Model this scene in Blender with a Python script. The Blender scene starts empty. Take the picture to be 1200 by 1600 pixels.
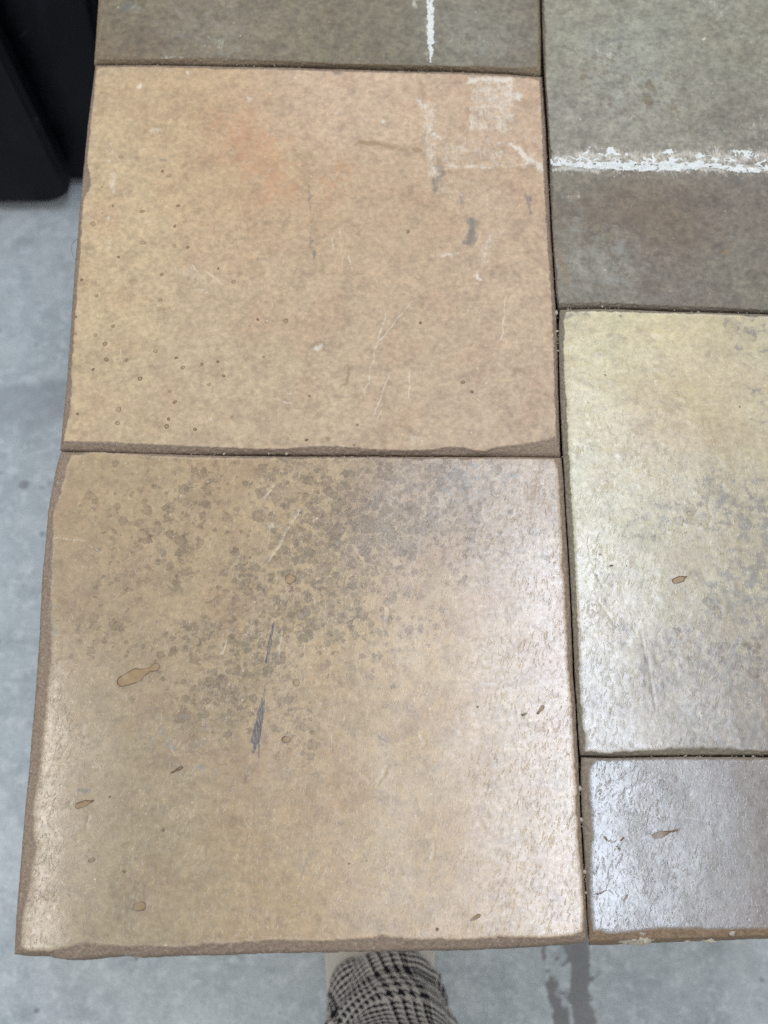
import bpy, math, random
import numpy as np

# ------------------------------------------------------------------ camera, world, lamps, exposure
scene = bpy.context.scene
COL = scene.collection
FPX = 2404.0                       # focal length in photo pixels (photo is 1200 x 1600)
TILT = math.radians(23.4)          # camera tilt away from straight down
CAM_Z = 1.55                       # phone held at chest/eye height
ZT = 0.72                          # height of the tile surface

cam_d = bpy.data.cameras.new('camera')
cam = bpy.data.objects.new('camera', cam_d)
COL.objects.link(cam)
cam.location = (0, 0, CAM_Z)
cam.rotation_euler = (TILT, 0, 0)
cam_d.sensor_fit = 'HORIZONTAL'
cam_d.sensor_width = 36.0
cam_d.lens = 36.0 * FPX / 1200.0
cam_d.clip_end = 100
cam_d.dof.use_dof = True
cam_d.dof.focus_distance = 0.90
cam_d.dof.aperture_fstop = 13.0
scene.camera = cam

world = bpy.data.worlds.new('World')
scene.world = world
world.use_nodes = True
bg = world.node_tree.nodes['Background']
bg.inputs[0].default_value = (0.93, 0.97, 1.0, 1)
bg.inputs[1].default_value = 0.74

def strip_light(name, loc, sx, sy, power, col):
    d = bpy.data.lights.new(name, 'AREA')
    d.shape = 'RECTANGLE'; d.size = sx; d.size_y = sy; d.energy = power; d.color = col
    o = bpy.data.objects.new(name, d); COL.objects.link(o)
    o.location = loc
    return o
strip_light('back_fill_light', (0.40, 0.80, 3.3), 0.42, 1.9, 29, (0.76, 0.85, 1.0))
strip_light('back_fill_light', (-1.16, 0.55, 3.3), 0.30, 1.3, 10, (1.0, 0.98, 0.94))
strip_light('back_fill_light', (0.1, 4.2, 3.3), 3.0, 0.6, 60, (0.97, 0.98, 1.0))  # added lamp out of view, makes up the soft diffuse light

scene.view_settings.view_transform = 'Standard'
scene.view_settings.look = 'None'
scene.view_settings.exposure = 0.0
scene.view_settings.gamma = 1.0
scene.view_settings.use_curve_mapping = False
scene.cycles.use_denoising = False
scene.cycles.max_bounces = 4

# ------------------------------------------------------------------ helpers
CT, ST = math.cos(TILT), math.sin(TILT)
def P(px, py, z=ZT):
    """photo pixel -> point (x, y) on the horizontal plane z"""
    px = np.asarray(px, float); py = np.asarray(py, float)
    dx = (px - 600) / FPX; dy = -(py - 800) / FPX
    wy = dy * CT + ST; wz = dy * ST - CT
    t = (z - CAM_Z) / wz
    return np.stack([dx * t, wy * t], -1)
def mm_per_px(py):
    a = P(600, py); b = P(601, py)
    return float(np.linalg.norm(a - b)) * 1000

def lin(c):
    c = np.asarray(c, float) / 255.0
    return np.where(c <= 0.04045, c / 12.92, ((c + 0.055) / 1.055) ** 2.4)

def _hash(ix, iy, seed):
    h = (ix.astype(np.int64) * 374761393 + iy.astype(np.int64) * 668265263 + seed * 1442695041) & 0xffffffff
    h = ((h ^ (h >> 13)) * 1274126177) & 0xffffffff
    return ((h ^ (h >> 16)) & 0xffff) / 65535.0
def noise(x, y, seed=0):
    ix = np.floor(x); iy = np.floor(y); fx = x - ix; fy = y - iy
    def g(ox, oy):
        a = _hash(ix + ox, iy + oy, seed) * 6.2831853
        return np.cos(a) * (fx - ox) + np.sin(a) * (fy - oy)
    u = fx * fx * fx * (fx * (fx * 6 - 15) + 10); v = fy * fy * fy * (fy * (fy * 6 - 15) + 10)
    a = g(0, 0) * (1 - u) + g(1, 0) * u
    b = g(0, 1) * (1 - u) + g(1, 1) * u
    return (a * (1 - v) + b * v) * 1.5
def fbm(x, y, seed=0, octv=4, rough=0.5):
    r = 0; a = 1.0; f = 1.0
    for k in range(octv):
        r = r + a * noise(x * f, y * f, seed + 17 * k); a *= rough; f *= 2.03
    return r
def sstep(a, b, x):
    t = np.clip((x - a) / (b - a), 0, 1)
    return t * t * (3 - 2 * t)

def new_obj(name, mesh, mat=None, parent=None):
    o = bpy.data.objects.new(name, mesh); COL.objects.link(o)
    if mat: mesh.materials.append(mat)
    if parent: o.parent = parent
    return o
def mesh_np(name, v, faces, smooth=True):
    """faces: list of int arrays (n,3) or (n,4)"""
    me = bpy.data.meshes.new(name)
    v = np.asarray(v, np.float32)
    me.vertices.add(len(v)); me.vertices.foreach_set('co', v.ravel())
    tot = np.concatenate([np.full(len(f), f.shape[1], np.int32) for f in faces])
    idx = np.concatenate([f.ravel() for f in faces]).astype(np.int32)
    me.loops.add(len(idx)); me.loops.foreach_set('vertex_index', idx)
    me.polygons.add(len(tot))
    st = np.concatenate([[0], np.cumsum(tot)[:-1]]).astype(np.int32)
    me.polygons.foreach_set('loop_start', st); me.polygons.foreach_set('loop_total', tot)
    me.update(calc_edges=True)
    if smooth: me.polygons.foreach_set('use_smooth', np.ones(len(tot), bool))
    me.validate()
    return me
def attr(me, name, val):
    if val.ndim == 2:
        a = me.attributes.new(name, 'FLOAT_COLOR', 'POINT')
        c = np.ones((len(val), 4), np.float32); c[:, :3] = val
        a.data.foreach_set('color', c.ravel())
    else:
        a = me.attributes.new(name, 'FLOAT', 'POINT')
        a.data.foreach_set('value', val.astype(np.float32))
def tag(o, label=None, cat=None, group=None, kind=None):
    if label: o['label'] = label
    if cat: o['category'] = cat
    if group: o['group'] = group
    if kind: o['kind'] = kind
    return o
def empty(name, loc):
    o = bpy.data.objects.new(name, None); COL.objects.link(o); o.location = loc
    o.empty_display_size = 0.05
    return o

# ------------------------------------------------------------------ node helper
class NT:
    def __init__(self, name):
        self.m = bpy.data.materials.new(name); self.m.use_nodes = True
        self.t = self.m.node_tree; self.t.nodes.clear()
        self.out = self.t.nodes.new('ShaderNodeOutputMaterial')
        self.b = self.t.nodes.new('ShaderNodeBsdfPrincipled')
        self.t.links.new(self.b.outputs[0], self.out.inputs[0])
    def n(self, typ, ins=None, **props):
        nd = self.t.nodes.new(typ)
        for k, v in props.items(): setattr(nd, k, v)
        for k, v in (ins or {}).items(): self.set(nd.inputs[k], v)
        return nd
    def set(self, sock, v):
        if hasattr(v, 'is_output'): self.t.links.new(v, sock)
        elif isinstance(v, (tuple, list, np.ndarray)):
            v = [float(q) for q in v]
            if len(sock.default_value) == 4 and len(v) == 3: v = v + [1.0]
            sock.default_value = v
        else: sock.default_value = v
    def math(self, op, a, b=0.0, c=None, clamp=False):
        nd = self.n('ShaderNodeMath', operation=op, use_clamp=clamp)
        self.set(nd.inputs[0], a); self.set(nd.inputs[1], b)
        if c is not None: self.set(nd.inputs[2], c)
        return nd.outputs[0]
    def rng(self, x, a, b, c=0.0, d=1.0, smooth=True):
        nd = self.n('ShaderNodeMapRange', interpolation_type='SMOOTHSTEP' if smooth else 'LINEAR', clamp=True)
        for i, v in enumerate((x, a, b, c, d)): self.set(nd.inputs[i], v)
        return nd.outputs[0]
    def mix(self, f, a, b, mode='MIX'):
        nd = self.n('ShaderNodeMix', data_type='RGBA', blend_type=mode)
        self.set(nd.inputs[0], f); self.set(nd.inputs[6], a); self.set(nd.inputs[7], b)
        return nd.outputs[2]
    def scale(self, col, f):
        nd = self.n('ShaderNodeVectorMath', operation='SCALE')
        self.set(nd.inputs[0], col); self.set(nd.inputs[3], f)
        return nd.outputs[0]
    def attr(self, name, col=False):
        nd = self.n('ShaderNodeAttribute', attribute_name=name)
        return nd.outputs['Color'] if col else nd.outputs['Fac']
    def noise(self, vec, scale, detail=3, rough=0.5, dist=0.0, col=False):
        nd = self.n('ShaderNodeTexNoise', {'Vector': vec, 'Scale': scale, 'Detail': detail, 'Roughness': rough, 'Distortion': dist})
        return nd.outputs[1] if col else nd.outputs[0]
    def mapping(self, vec, scale=(1, 1, 1), rot=(0, 0, 0), loc=(0, 0, 0)):
        return self.n('ShaderNodeMapping', {'Vector': vec, 'Scale': scale, 'Rotation': rot, 'Location': loc}).outputs[0]
    def mm(self, off=(0, 0, 0)):
        tc = self.n('ShaderNodeTexCoord')
        return self.mapping(tc.outputs['Object'], (1000, 1000, 1000), loc=off)
    def bump(self, h, dist, strength=1.0, normal=None):
        nd = self.n('ShaderNodeBump', {'Height': h, 'Distance': dist, 'Strength': strength})
        if normal is not None: self.set(nd.inputs['Normal'], normal)
        return nd.outputs[0]
    def done(self, base=None, rough=None, normal=None, **kw):
        if base is not None: self.set(self.b.inputs['Base Color'], base)
        if rough is not None: self.set(self.b.inputs['Roughness'], rough)
        if normal is not None: self.set(self.b.inputs['Normal'], normal)
        for k, v in kw.items(): self.set(self.b.inputs[k.replace('_', ' ')], v)
        return self.m

# ------------------------------------------------------------------ materials
def tile_material(name, seed, rough0, grain=1.0, leather=1.0, mottle_col=(106, 86, 58), grey_col=(132, 130, 122), skirt_col=(113, 99, 86), fibre=1.0, spec0=0.55, cloud=0.09, grey_op=0.78, grey_hi=0.80, drop_op=1.0):
    s = NT(name)
    p = s.mm((seed * 137.0, seed * 71.0, seed * 13.0))
    col = s.attr('base', True)
    skirt = s.attr('skirt')
    # broad and medium colour drift
    n1 = s.noise(p, 0.035, 5, 0.6)
    col = s.mix(s.rng(n1, 0.45, 0.68, 0, 0.26), col, s.mix(1.0, col, lin((232, 205, 200)), 'MULTIPLY'))
    n1b = s.noise(s.mapping(p, loc=(51, 8, 3)), 0.09, 6, 0.65)
    col = s.mix(s.rng(n1b, 0.47, 0.70, 0, 0.5), col, s.mix(1.0, col, lin((208, 204, 205)), 'MULTIPLY'))
    n2 = s.noise(s.mapping(p, loc=(9, 90, 2)), 0.3, 5, 0.68)
    col = s.scale(col, s.rng(n2, 0.36, 0.64, 1 - 0.15 * grain, 1 + 0.15 * grain, False))
    n4 = s.noise(s.mapping(p, loc=(77, 20, 6)), 0.075, 6, 0.72)
    col = s.scale(col, s.rng(n4, 0.34, 0.66, 1 - cloud, 1 + cloud, False))
    n3 = s.noise(p, 1.3, 3, 0.75)
    col = s.scale(col, s.rng(n3, 0.34, 0.66, 1 - 0.10 * grain, 1 + 0.10 * grain, False))
    # orange firing blush
    org = s.attr('org')
    no = s.noise(s.mapping(p, loc=(33, 2, 7)), 0.15, 5, 0.68)
    f = s.rng(s.math('ADD', no, s.math('MULTIPLY', org, 0.42)), 0.70, 0.88, 0, 0.34)
    col = s.mix(f, col, lin((186, 130, 88)))
    # soft grey smoke patches
    grey = s.attr('grey')
    ng = s.noise(s.mapping(p, loc=(3, 62, 4)), 0.17, 5, 0.66)
    f = s.rng(s.math('ADD', ng, s.math('MULTIPLY', grey, 0.36)), 0.63, grey_hi, 0, grey_op)
    col = s.mix(s.math('MULTIPLY', f, s.rng(grey, 0.02, 0.2)), col, lin(grey_col))
    # amoeba blotches with darker rims
    mot = s.attr('mottle')
    wv = s.noise(p, 0.5, 3, 0.6, col=True)
    pw = s.n('ShaderNodeVectorMath', operation='MULTIPLY_ADD')
    s.set(pw.inputs[0], wv); s.set(pw.inputs[1], (3.0, 3.0, 3.0)); s.set(pw.inputs[2], p)
    nm = s.noise(pw.outputs[0], 0.20, 3, 0.55)
    soft = s.rng(nm, 0.40, 0.62)
    col = s.mix(s.math('MULTIPLY', s.math('MULTIPLY', soft, s.rng(mot, 0.25, 1.0)), 0.26), col, lin((112, 94, 72)))
    pv = s.n('ShaderNodeVectorMath', operation='MULTIPLY_ADD')
    s.set(pv.inputs[0], s.noise(p, 0.38, 3, 0.6, col=True)); s.set(pv.inputs[1], (5.5, 5.5, 5.5)); s.set(pv.inputs[2], p)
    for k_, (sc, op) in enumerate(((0.15, 0.52), (0.24, 0.58), (0.40, 0.55))):
        vo = s.n('ShaderNodeTexVoronoi', {'Vector': s.mapping(pv.outputs[0], loc=(k_ * 17.0, k_ * 5.0, 0)), 'Scale': sc})
        sep = s.n('ShaderNodeSeparateColor', {0: vo.outputs['Color']})
        rad = s.rng(sep.outputs[1], 0.0, 1.0, 0.26, 0.62, False)
        d = s.math('SUBTRACT', vo.outputs['Distance'], rad)
        gate = s.rng(s.math('SUBTRACT', s.math('MULTIPLY', mot, 1.08), sep.outputs[0]), 0.0, 0.12)
        tone = s.math('MULTIPLY', gate, s.rng(sep.outputs[2], 0.0, 1.0, 0.4, 1.0, False))
        col = s.mix(s.math('MULTIPLY', s.math('MULTIPLY', s.rng(d, 0.03, -0.10), tone), op), col, lin(mottle_col))
        col = s.mix(s.math('MULTIPLY', s.math('MULTIPLY', s.math('MULTIPLY', s.rng(d, 0.05, 0.0), s.rng(d, -0.12, -0.03)), tone), 0.55), col, lin((82, 66, 50)))
    # faint soft brown spots, everywhere
    vo = s.n('ShaderNodeTexVoronoi', {'Vector': s.mapping(pv.outputs[0], loc=(3, 71, 0)), 'Scale': 0.10})
    sep = s.n('ShaderNodeSeparateColor', {0: vo.outputs['Color']})
    k = s.math('MULTIPLY', s.rng(vo.outputs['Distance'], 0.36, 0.1), s.rng(sep.outputs[0], 0.5, 0.9))
    col = s.mix(s.math('MULTIPLY', k, 0.26), col, s.mix(1.0, col, lin((178, 156, 140)), 'MULTIPLY'))
    # dark specks, two sizes
    for sc, thr, amt, dens in ((0.22, 0.11, 0.55, 0.70), (0.45, 0.16, 0.55, 0.80)):
        vo = s.n('ShaderNodeTexVoronoi', {'Vector': pw.outputs[0], 'Scale': sc})
        sep = s.n('ShaderNodeSeparateColor', {0: vo.outputs['Color']})
        gate = s.rng(sep.outputs[0], dens, dens + 0.05)
        k = s.math('MULTIPLY', s.rng(vo.outputs['Distance'], thr, thr * 0.4), gate)
        col = s.mix(s.math('MULTIPLY', k, amt), col, lin((74, 60, 48)))
    vo = s.n('ShaderNodeTexVoronoi', {'Vector': s.mapping(pw.outputs[0], loc=(40, 7, 1)), 'Scale': 0.2})
    sep = s.n('ShaderNodeSeparateColor', {0: vo.outputs['Color']})
    k = s.math('MULTIPLY', s.rng(vo.outputs['Distance'], 0.13, 0.05), s.rng(sep.outputs[0], 0.84, 0.88))
    col = s.mix(s.math('MULTIPLY', k, 0.5), col, lin((228, 222, 208)))
    # pale straw marks: short streaks in several directions
    fib = None
    for k, ang in enumerate((0.35, 1.5, 2.3, 2.95)):
        q = s.mapping(p, rot=(0, 0, ang))
        q = s.mapping(q, (1.9, 0.13, 1), loc=(k * 31.7, k * 11.1, k * 5.0))
        st = s.rng(s.noise(q, 1.0, 1.0, 0.4, 0.25), 0.715, 0.775)
        fib = st if fib is None else s.math('MAXIMUM', fib, st)
    fib = s.math('MULTIPLY', fib, s.rng(s.noise(s.mapping(p, loc=(5, 4, 80)), 0.05, 2, 0.5), 0.42, 0.58, 0.1, 1.0))
    col = s.mix(s.math('MULTIPLY', fib, 0.6 * fibre), col, lin((232, 206, 158)))
    # soft grey rubber scuffs
    sc = s.attr('scuff')
    q = s.mapping(p, (0.9, 0.16, 1), rot=(0, 0, 0.12))
    f = s.rng(s.math('ADD', s.math('MULTIPLY', s.noise(q, 1.0, 5, 0.7), 0.55), sc), 0.48, 0.9, 0, 0.75)
    f = s.math('MULTIPLY', f, s.rng(sc, 0.03, 0.15))
    col = s.mix(f, col, lin((98, 95, 90)))
    # brownish rubs
    br = s.math('MULTIPLY', s.attr('brown'), 1.3)
    f = s.math('MULTIPLY', s.rng(s.math('ADD', s.math('MULTIPLY', s.noise(p, 0.7, 4, 0.7), 0.5), br), 0.5, 1.0, 0, 0.6), s.rng(br, 0.03, 0.15))
    col = s.mix(f, col, lin((138, 108, 70)))
    # blue-grey pencil streak
    ink = s.attr('ink')
    q = s.mapping(s.mapping(p, rot=(0, 0, -0.17)), (2.2, 0.10, 1))
    f = s.math('MULTIPLY', s.rng(s.math('ADD', ink, s.math('MULTIPLY', s.noise(q, 1.0, 3, 0.6), 3.2)), 1.75, 1.25), s.rng(ink, 0.4, -0.1))
    f = s.math('MULTIPLY', f, s.rng(s.noise(s.mapping(s.mapping(p, rot=(0, 0, -0.17)), (3.0, 0.15, 1)), 1.0, 2, 0.6), 0.38, 0.58, 0.35, 1.0))
    col = s.mix(s.math('MULTIPLY', f, 0.95), col, lin((46, 48, 62)))
    # thin dark cracks
    ck = s.attr('crack')
    ckn = s.math('ADD', ck, s.math('MULTIPLY', s.noise(p, 0.8, 3, 0.6), 0.5))
    ckf = s.rng(ckn, 0.62, 0.3)
    col = s.mix(s.math('MULTIPLY', ckf, 0.5), col, lin((84, 74, 64)))
    # drop stains: tinted inside, dark rim
    dr = s.math('ADD', s.attr('drop'), s.math('MULTIPLY', s.math('SUBTRACT', s.noise(p, 0.9, 2, 0.5), 0.5), 0.7))
    dv = s.rng(s.noise(s.mapping(p, loc=(9, 9, 9)), 0.12, 2, 0.5), 0.36, 0.60, 0.6 * drop_op, 1.2 * drop_op)
    inside = s.math('MULTIPLY', s.rng(dr, 0.15, -0.25), dv)
    rim = s.math('MULTIPLY', s.math('MULTIPLY', s.rng(dr, 0.25, 0.0), s.rng(dr, -0.8, -0.15)), dv)
    col = s.mix(s.math('MULTIPLY', inside, 0.5), col, lin((150, 122, 88)))
    col = s.mix(s.math('MULTIPLY', rim, 0.85), col, lin((88, 64, 42)))
    # white scratches
    sr = s.attr('scratch')
    q = s.noise(p, 0.5, 4, 0.75)
    srf = s.rng(s.math('ADD', sr, s.math('MULTIPLY', q, 1.1)), 1.02, 0.62)
    col = s.mix(s.math('MULTIPLY', srf, 0.36), col, lin((236, 228, 212)))
    # dried mortar film
    fl = s.attr('film')
    qf = s.mapping(p, (1.0, 0.35, 1), rot=(0, 0, 0.1))
    nf = s.math('ADD', s.math('MULTIPLY', s.noise(qf, 0.8, 5, 0.8), 1.3), s.math('SUBTRACT', s.math('MULTIPLY', s.noise(p, 0.2, 4, 0.6), 0.9), 0.53))
    flf = s.rng(s.math('ADD', s.math('MULTIPLY', fl, 0.7), nf), 0.74, 1.30, 0, 1.0)
    flf = s.math('MULTIPLY', flf, s.rng(fl, 0.02, 0.25))
    col = s.mix(s.math('MULTIPLY', flf, 0.64), col, lin((230, 224, 212)))
    # unglazed broken edge
    sn = s.noise(s.mapping(p, (1, 1, 2.0)), 0.6, 7, 0.72)
    sk = s.mix(s.rng(sn, 0.3, 0.72), s.scale(lin(skirt_col), 1.35), s.scale(lin(skirt_col), 2.5))
    # a few pale crumbs of lime in the edge
    vo = s.n('ShaderNodeTexVoronoi', {'Vector': pw.outputs[0], 'Scale': 0.6})
    sep = s.n('ShaderNodeSeparateColor', {0: vo.outputs['Color']})
    k = s.math('MULTIPLY', s.rng(vo.outputs['Distance'], 0.34, 0.2), s.rng(sep.outputs[1], 0.86, 0.9))
    sk = s.mix(s.math('MULTIPLY', k, 0.5), sk, lin((200, 192, 180)))
    sk = s.mix(s.math('MULTIPLY', s.attr('rust'), 0.48), sk, s.scale(lin((150, 114, 80)), s.rng(sn, 0.3, 0.7, 0.6, 1.35)))
    skf = s.rng(s.math('ADD', skirt, s.math('MULTIPLY', s.math('SUBTRACT', s.noise(p, 0.9, 4, 0.65), 0.5), 0.5)), 0.30, 0.62)
    col = s.mix(skf, col, sk)
    # gloss of the waxed face
    gl = s.attr('gloss')
    r = s.rng(s.noise(p, 0.3, 5, 0.7), 0.3, 0.7, rough0 - 0.05, rough0 + 0.10, False)
    r = s.math('SUBTRACT', r, s.math('MULTIPLY', gl, 0.1))
    matte = s.math('MAXIMUM', s.math('MAXIMUM', skf, s.math('MULTIPLY', flf, 0.9)), s.math('MAXIMUM', s.math('MULTIPLY', inside, 0.6), s.math('MULTIPLY', srf, 0.6)))
    matte = s.math('MAXIMUM', matte, s.math('MULTIPLY', fib, 0.3))
    r = s.math('ADD', r, s.math('MULTIPLY', matte, 0.5), clamp=True)
    spec = s.rng(matte, 0, 1, spec0, 0.12, False)
    # relief
    h = s.noise(p, 0.6, 2.5, 0.55)
    q = s.mapping(p, (1.3, 0.4, 1), rot=(0, 0, 0.25))
    tick = s.rng(s.noise(q, 0.55, 2, 0.5, 0.8), 0.58, 0.75)
    h = s.math('ADD', h, s.math('MULTIPLY', tick, 0.9))
    pit = s.n('ShaderNodeTexVoronoi', {'Vector': p, 'Scale': 0.3})
    h = s.math('ADD', h, s.math('MULTIPLY', s.rng(pit.outputs['Distance'], 0.04, 0.16), 0.7))
    q = s.mapping(s.mapping(p, rot=(0, 0, 0.35)), (0.55, 0.17, 1))
    dent = s.rng(s.noise(q, 1.0, 2, 0.55, 0.9), 0.57, 0.70)
    dent = s.math('MULTIPLY', dent, s.rng(s.noise(s.mapping(p, loc=(60, 2, 2)), 0.045, 2, 0.5), 0.40, 0.58, 0.15, 1.0))
    nb = s.bump(h, 0.000033 * leather)
    nb = s.bump(dent, 0.00006 * leather, 1.0, nb)
    nb = s.bump(s.math('MULTIPLY', s.noise(p, 0.6, 4, 0.7), skirt), 0.0016, 0.8, nb)
    return s.done(col, r, nb, Specular_IOR_Level=spec)

def concrete_material():
    s = NT('concrete')
    p = s.mm()
    a = s.noise(p, 0.006, 7, 0.62); b = s.noise(s.mapping(p, loc=(70, 3, 1)), 0.03, 7, 0.7); c = s.noise(p, 0.30, 5, 0.75)
    col = s.mix(s.rng(a, 0.35, 0.68), lin((182, 191, 196)), lin((206, 213, 216)))
    col = s.mix(s.rng(b, 0.42, 0.72, 0, 0.75), col, lin((162, 171, 176)))
    b2 = s.noise(s.mapping(p, loc=(7, 31, 1)), 0.07, 7, 0.75)
    col = s.mix(s.rng(b2, 0.48, 0.64, 0, 0.7), col, lin((218, 225, 229)))
    col = s.scale(col, s.rng(c, 0.32, 0.68, 0.84, 1.16, False))
    vo = s.n('ShaderNodeTexVoronoi', {'Vector': p, 'Scale': 0.03})
    sep = s.n('ShaderNodeSeparateColor', {0: vo.outputs['Color']})
    k = s.math('MULTIPLY', s.rng(vo.outputs['Distance'], 0.12, 0.05), s.rng(sep.outputs[0], 0.62, 0.66))
    col = s.mix(s.math('MULTIPLY', k, 0.55), col, lin((78, 80, 82)))
    for sc_, th_, colr, gate_ in ((0.10, 0.13, (96, 100, 104), 0.80), (0.16, 0.12, (232, 236, 238), 0.86), (0.011, 0.09, (104, 106, 108), 0.55)):
        vo = s.n('ShaderNodeTexVoronoi', {'Vector': s.mapping(p, loc=(sc_ * 900, 5, 3)), 'Scale': sc_})
        sep = s.n('ShaderNodeSeparateColor', {0: vo.outputs['Color']})
        k = s.math('MULTIPLY', s.rng(vo.outputs['Distance'], th_, th_ * 0.4), s.rng(sep.outputs[0], gate_, gate_ + 0.04))
        col = s.mix(s.math('MULTIPLY', k, 0.6), col, lin(colr))
    sw = s.noise(s.mapping(s.mapping(p, rot=(0, 0, 0.5)), (0.012, 0.16, 1)), 1.0, 4, 0.6)
    col = s.mix(s.rng(sw, 0.60, 0.74, 0, 0.30), col, lin((128, 136, 142)))
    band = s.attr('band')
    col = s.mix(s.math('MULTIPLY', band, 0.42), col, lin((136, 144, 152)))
    cr = s.attr('crack')
    col = s.mix(s.rng(s.math('ADD', cr, s.math('MULTIPLY', b, 4.0)), 4.6, 2.2, 0, 0.5), col, lin((84, 92, 100)))
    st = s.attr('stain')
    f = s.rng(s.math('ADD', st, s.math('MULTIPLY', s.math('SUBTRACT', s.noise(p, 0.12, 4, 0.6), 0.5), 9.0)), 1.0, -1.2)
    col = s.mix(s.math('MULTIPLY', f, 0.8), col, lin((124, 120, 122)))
    r = s.rng(b, 0.3, 0.7, 0.5, 0.75)
    return s.done(col, r, s.bump(s.math('ADD', c, b), 0.0006, 0.5))

def simple_material(name, col, rough, bump_scale=0.3, bump_d=0.0003, var=0.15, spec=0.5):
    s = NT(name)
    p = s.mm()
    n = s.noise(p, bump_scale, 5, 0.65)
    c = s.scale(lin(col), s.rng(n, 0.25, 0.75, 1 - var, 1 + var, False))
    return s.done(c, s.rng(n, 0.3, 0.7, max(rough - 0.06, 0), min(rough + 0.06, 1)), s.bump(n, bump_d), Specular_IOR_Level=spec)

def wood_material(name, col):
    s = NT(name)
    p = s.mm()
    q = s.mapping(p, (0.02, 0.4, 0.4))
    n = s.noise(q, 1.0, 5, 0.6, 0.8)
    c = s.mix(s.rng(n, 0.3, 0.7), s.scale(lin(col), 0.7), s.scale(lin(col), 1.15))
    return s.done(c, 0.6, s.bump(n, 0.0004))

def plaid_material():
    """glen check: twill weave of dark and pale threads in alternating 4-4 and 2-2 blocks"""
    s = NT('glen_check_wool')
    uv = s.n('ShaderNodeUVMap', uv_map='UVMap').outputs[0]
    uv = s.mapping(uv, rot=(0, 0, -0.30))
    sep = s.n('ShaderNodeSeparateXYZ', {0: uv})
    TH = 840.0
    def stripes(x):
        i = s.math('FLOOR', s.math('MULTIPLY', x, TH))
        zone = s.math('LESS_THAN', s.math('FLOORED_MODULO', i, 64.0), 32.0)
        big = s.math('LESS_THAN', s.math('FLOORED_MODULO', i, 8.0), 4.0)
        small = s.math('LESS_THAN', s.math('FLOORED_MODULO', i, 4.0), 2.0)
        d = s.math('ADD', s.math('MULTIPLY', zone, big), s.math('MULTIPLY', s.math('SUBTRACT', 1.0, zone), small))
        over = s.math('LESS_THAN', s.math('FLOORED_MODULO', s.math('ADD', i, 3.0), 64.0), 5.0)
        return i, s.math('MAXIMUM', d, over)
    iu, du = stripes(sep.outputs[0]); iv, dv = stripes(sep.outputs[1])
    tw = s.math('LESS_THAN', s.math('FLOORED_MODULO', s.math('ADD', iu, iv), 4.0), 2.0)
    d = s.math('ADD', s.math('MULTIPLY', tw, du), s.math('MULTIPLY', s.math('SUBTRACT', 1.0, tw), dv))
    p = s.mm()
    n = s.noise(p, 1.2, 4, 0.7)
    pale = s.scale(lin((206, 199, 191)), s.rng(n, 0.2, 0.8, 0.75, 1.2, False))
    dark = s.scale(lin((26, 25, 34)), s.rng(n, 0.2, 0.8, 0.6, 1.6, False))
    col = s.mix(d, pale, dark)
    return s.done(col, 0.92, s.bump(n, 0.0005), Specular_IOR_Level=0.15)

M_CONC = concrete_material()
M_MORTAR = simple_material('lime_mortar', (230, 231, 227), 0.95, 0.6, 0.0014, 0.16, 0.1)
M_GRIT = simple_material('mortar_grit', (186, 176, 160), 0.95, 0.9, 0.0006, 0.2, 0.1)
M_WOOD = wood_material('table_wood', (150, 116, 78))
def dusty_black():
    s = NT('black_powder_coat')
    p = s.mm()
    d = s.noise(s.mapping(p, (1, 1, 0.35)), 0.016, 6, 0.7)
    sc = s.noise(s.mapping(s.mapping(p, rot=(0.3, 0.5, 0.2)), (0.03, 0.4, 0.03)), 1.0, 3, 0.6)
    col = s.mix(s.rng(d, 0.5, 0.75, 0, 0.7), lin((8, 10, 15)), lin((34, 38, 46)))
    col = s.mix(s.rng(sc, 0.66, 0.78, 0, 0.6), col, lin((74, 76, 80)))
    return s.done(col, s.rng(d, 0.4, 0.7, 0.35, 0.7), s.bump(d, 0.0004), Specular_IOR_Level=0.14)
M_BLACK = dusty_black()
M_BLACK2 = simple_material('black_frame_paint', (4, 4, 5), 0.7, 0.25, 0.0001, 0.2, 0.1)
M_PLAID = plaid_material()
M_SHOE = simple_material('beige_suede', (200, 192, 180), 0.85, 0.6, 0.0004, 0.1, 0.2)
M_SOLE = simple_material('cream_rubber', (206, 199, 188), 0.6, 0.4, 0.0002, 0.06, 0.4)
M_SKIN = simple_material('skin', (206, 160, 136), 0.55, 0.5, 0.0002, 0.06, 0.4)

# ------------------------------------------------------------------ floor
def seg_dist(X, Y, a, b, ra=0.0, rb=0.0):
    """distance (same units) to a tapered capsule a-b"""
    ax, ay = a; bx, by = b
    dx, dy = bx - ax, by - ay
    L = dx * dx + dy * dy + 1e-12
    t = np.clip(((X - ax) * dx + (Y - ay) * dy) / L, 0, 1)
    return np.hypot(X - (ax + t * dx), Y - (ay + t * dy)) - (ra + (rb - ra) * t)

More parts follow.
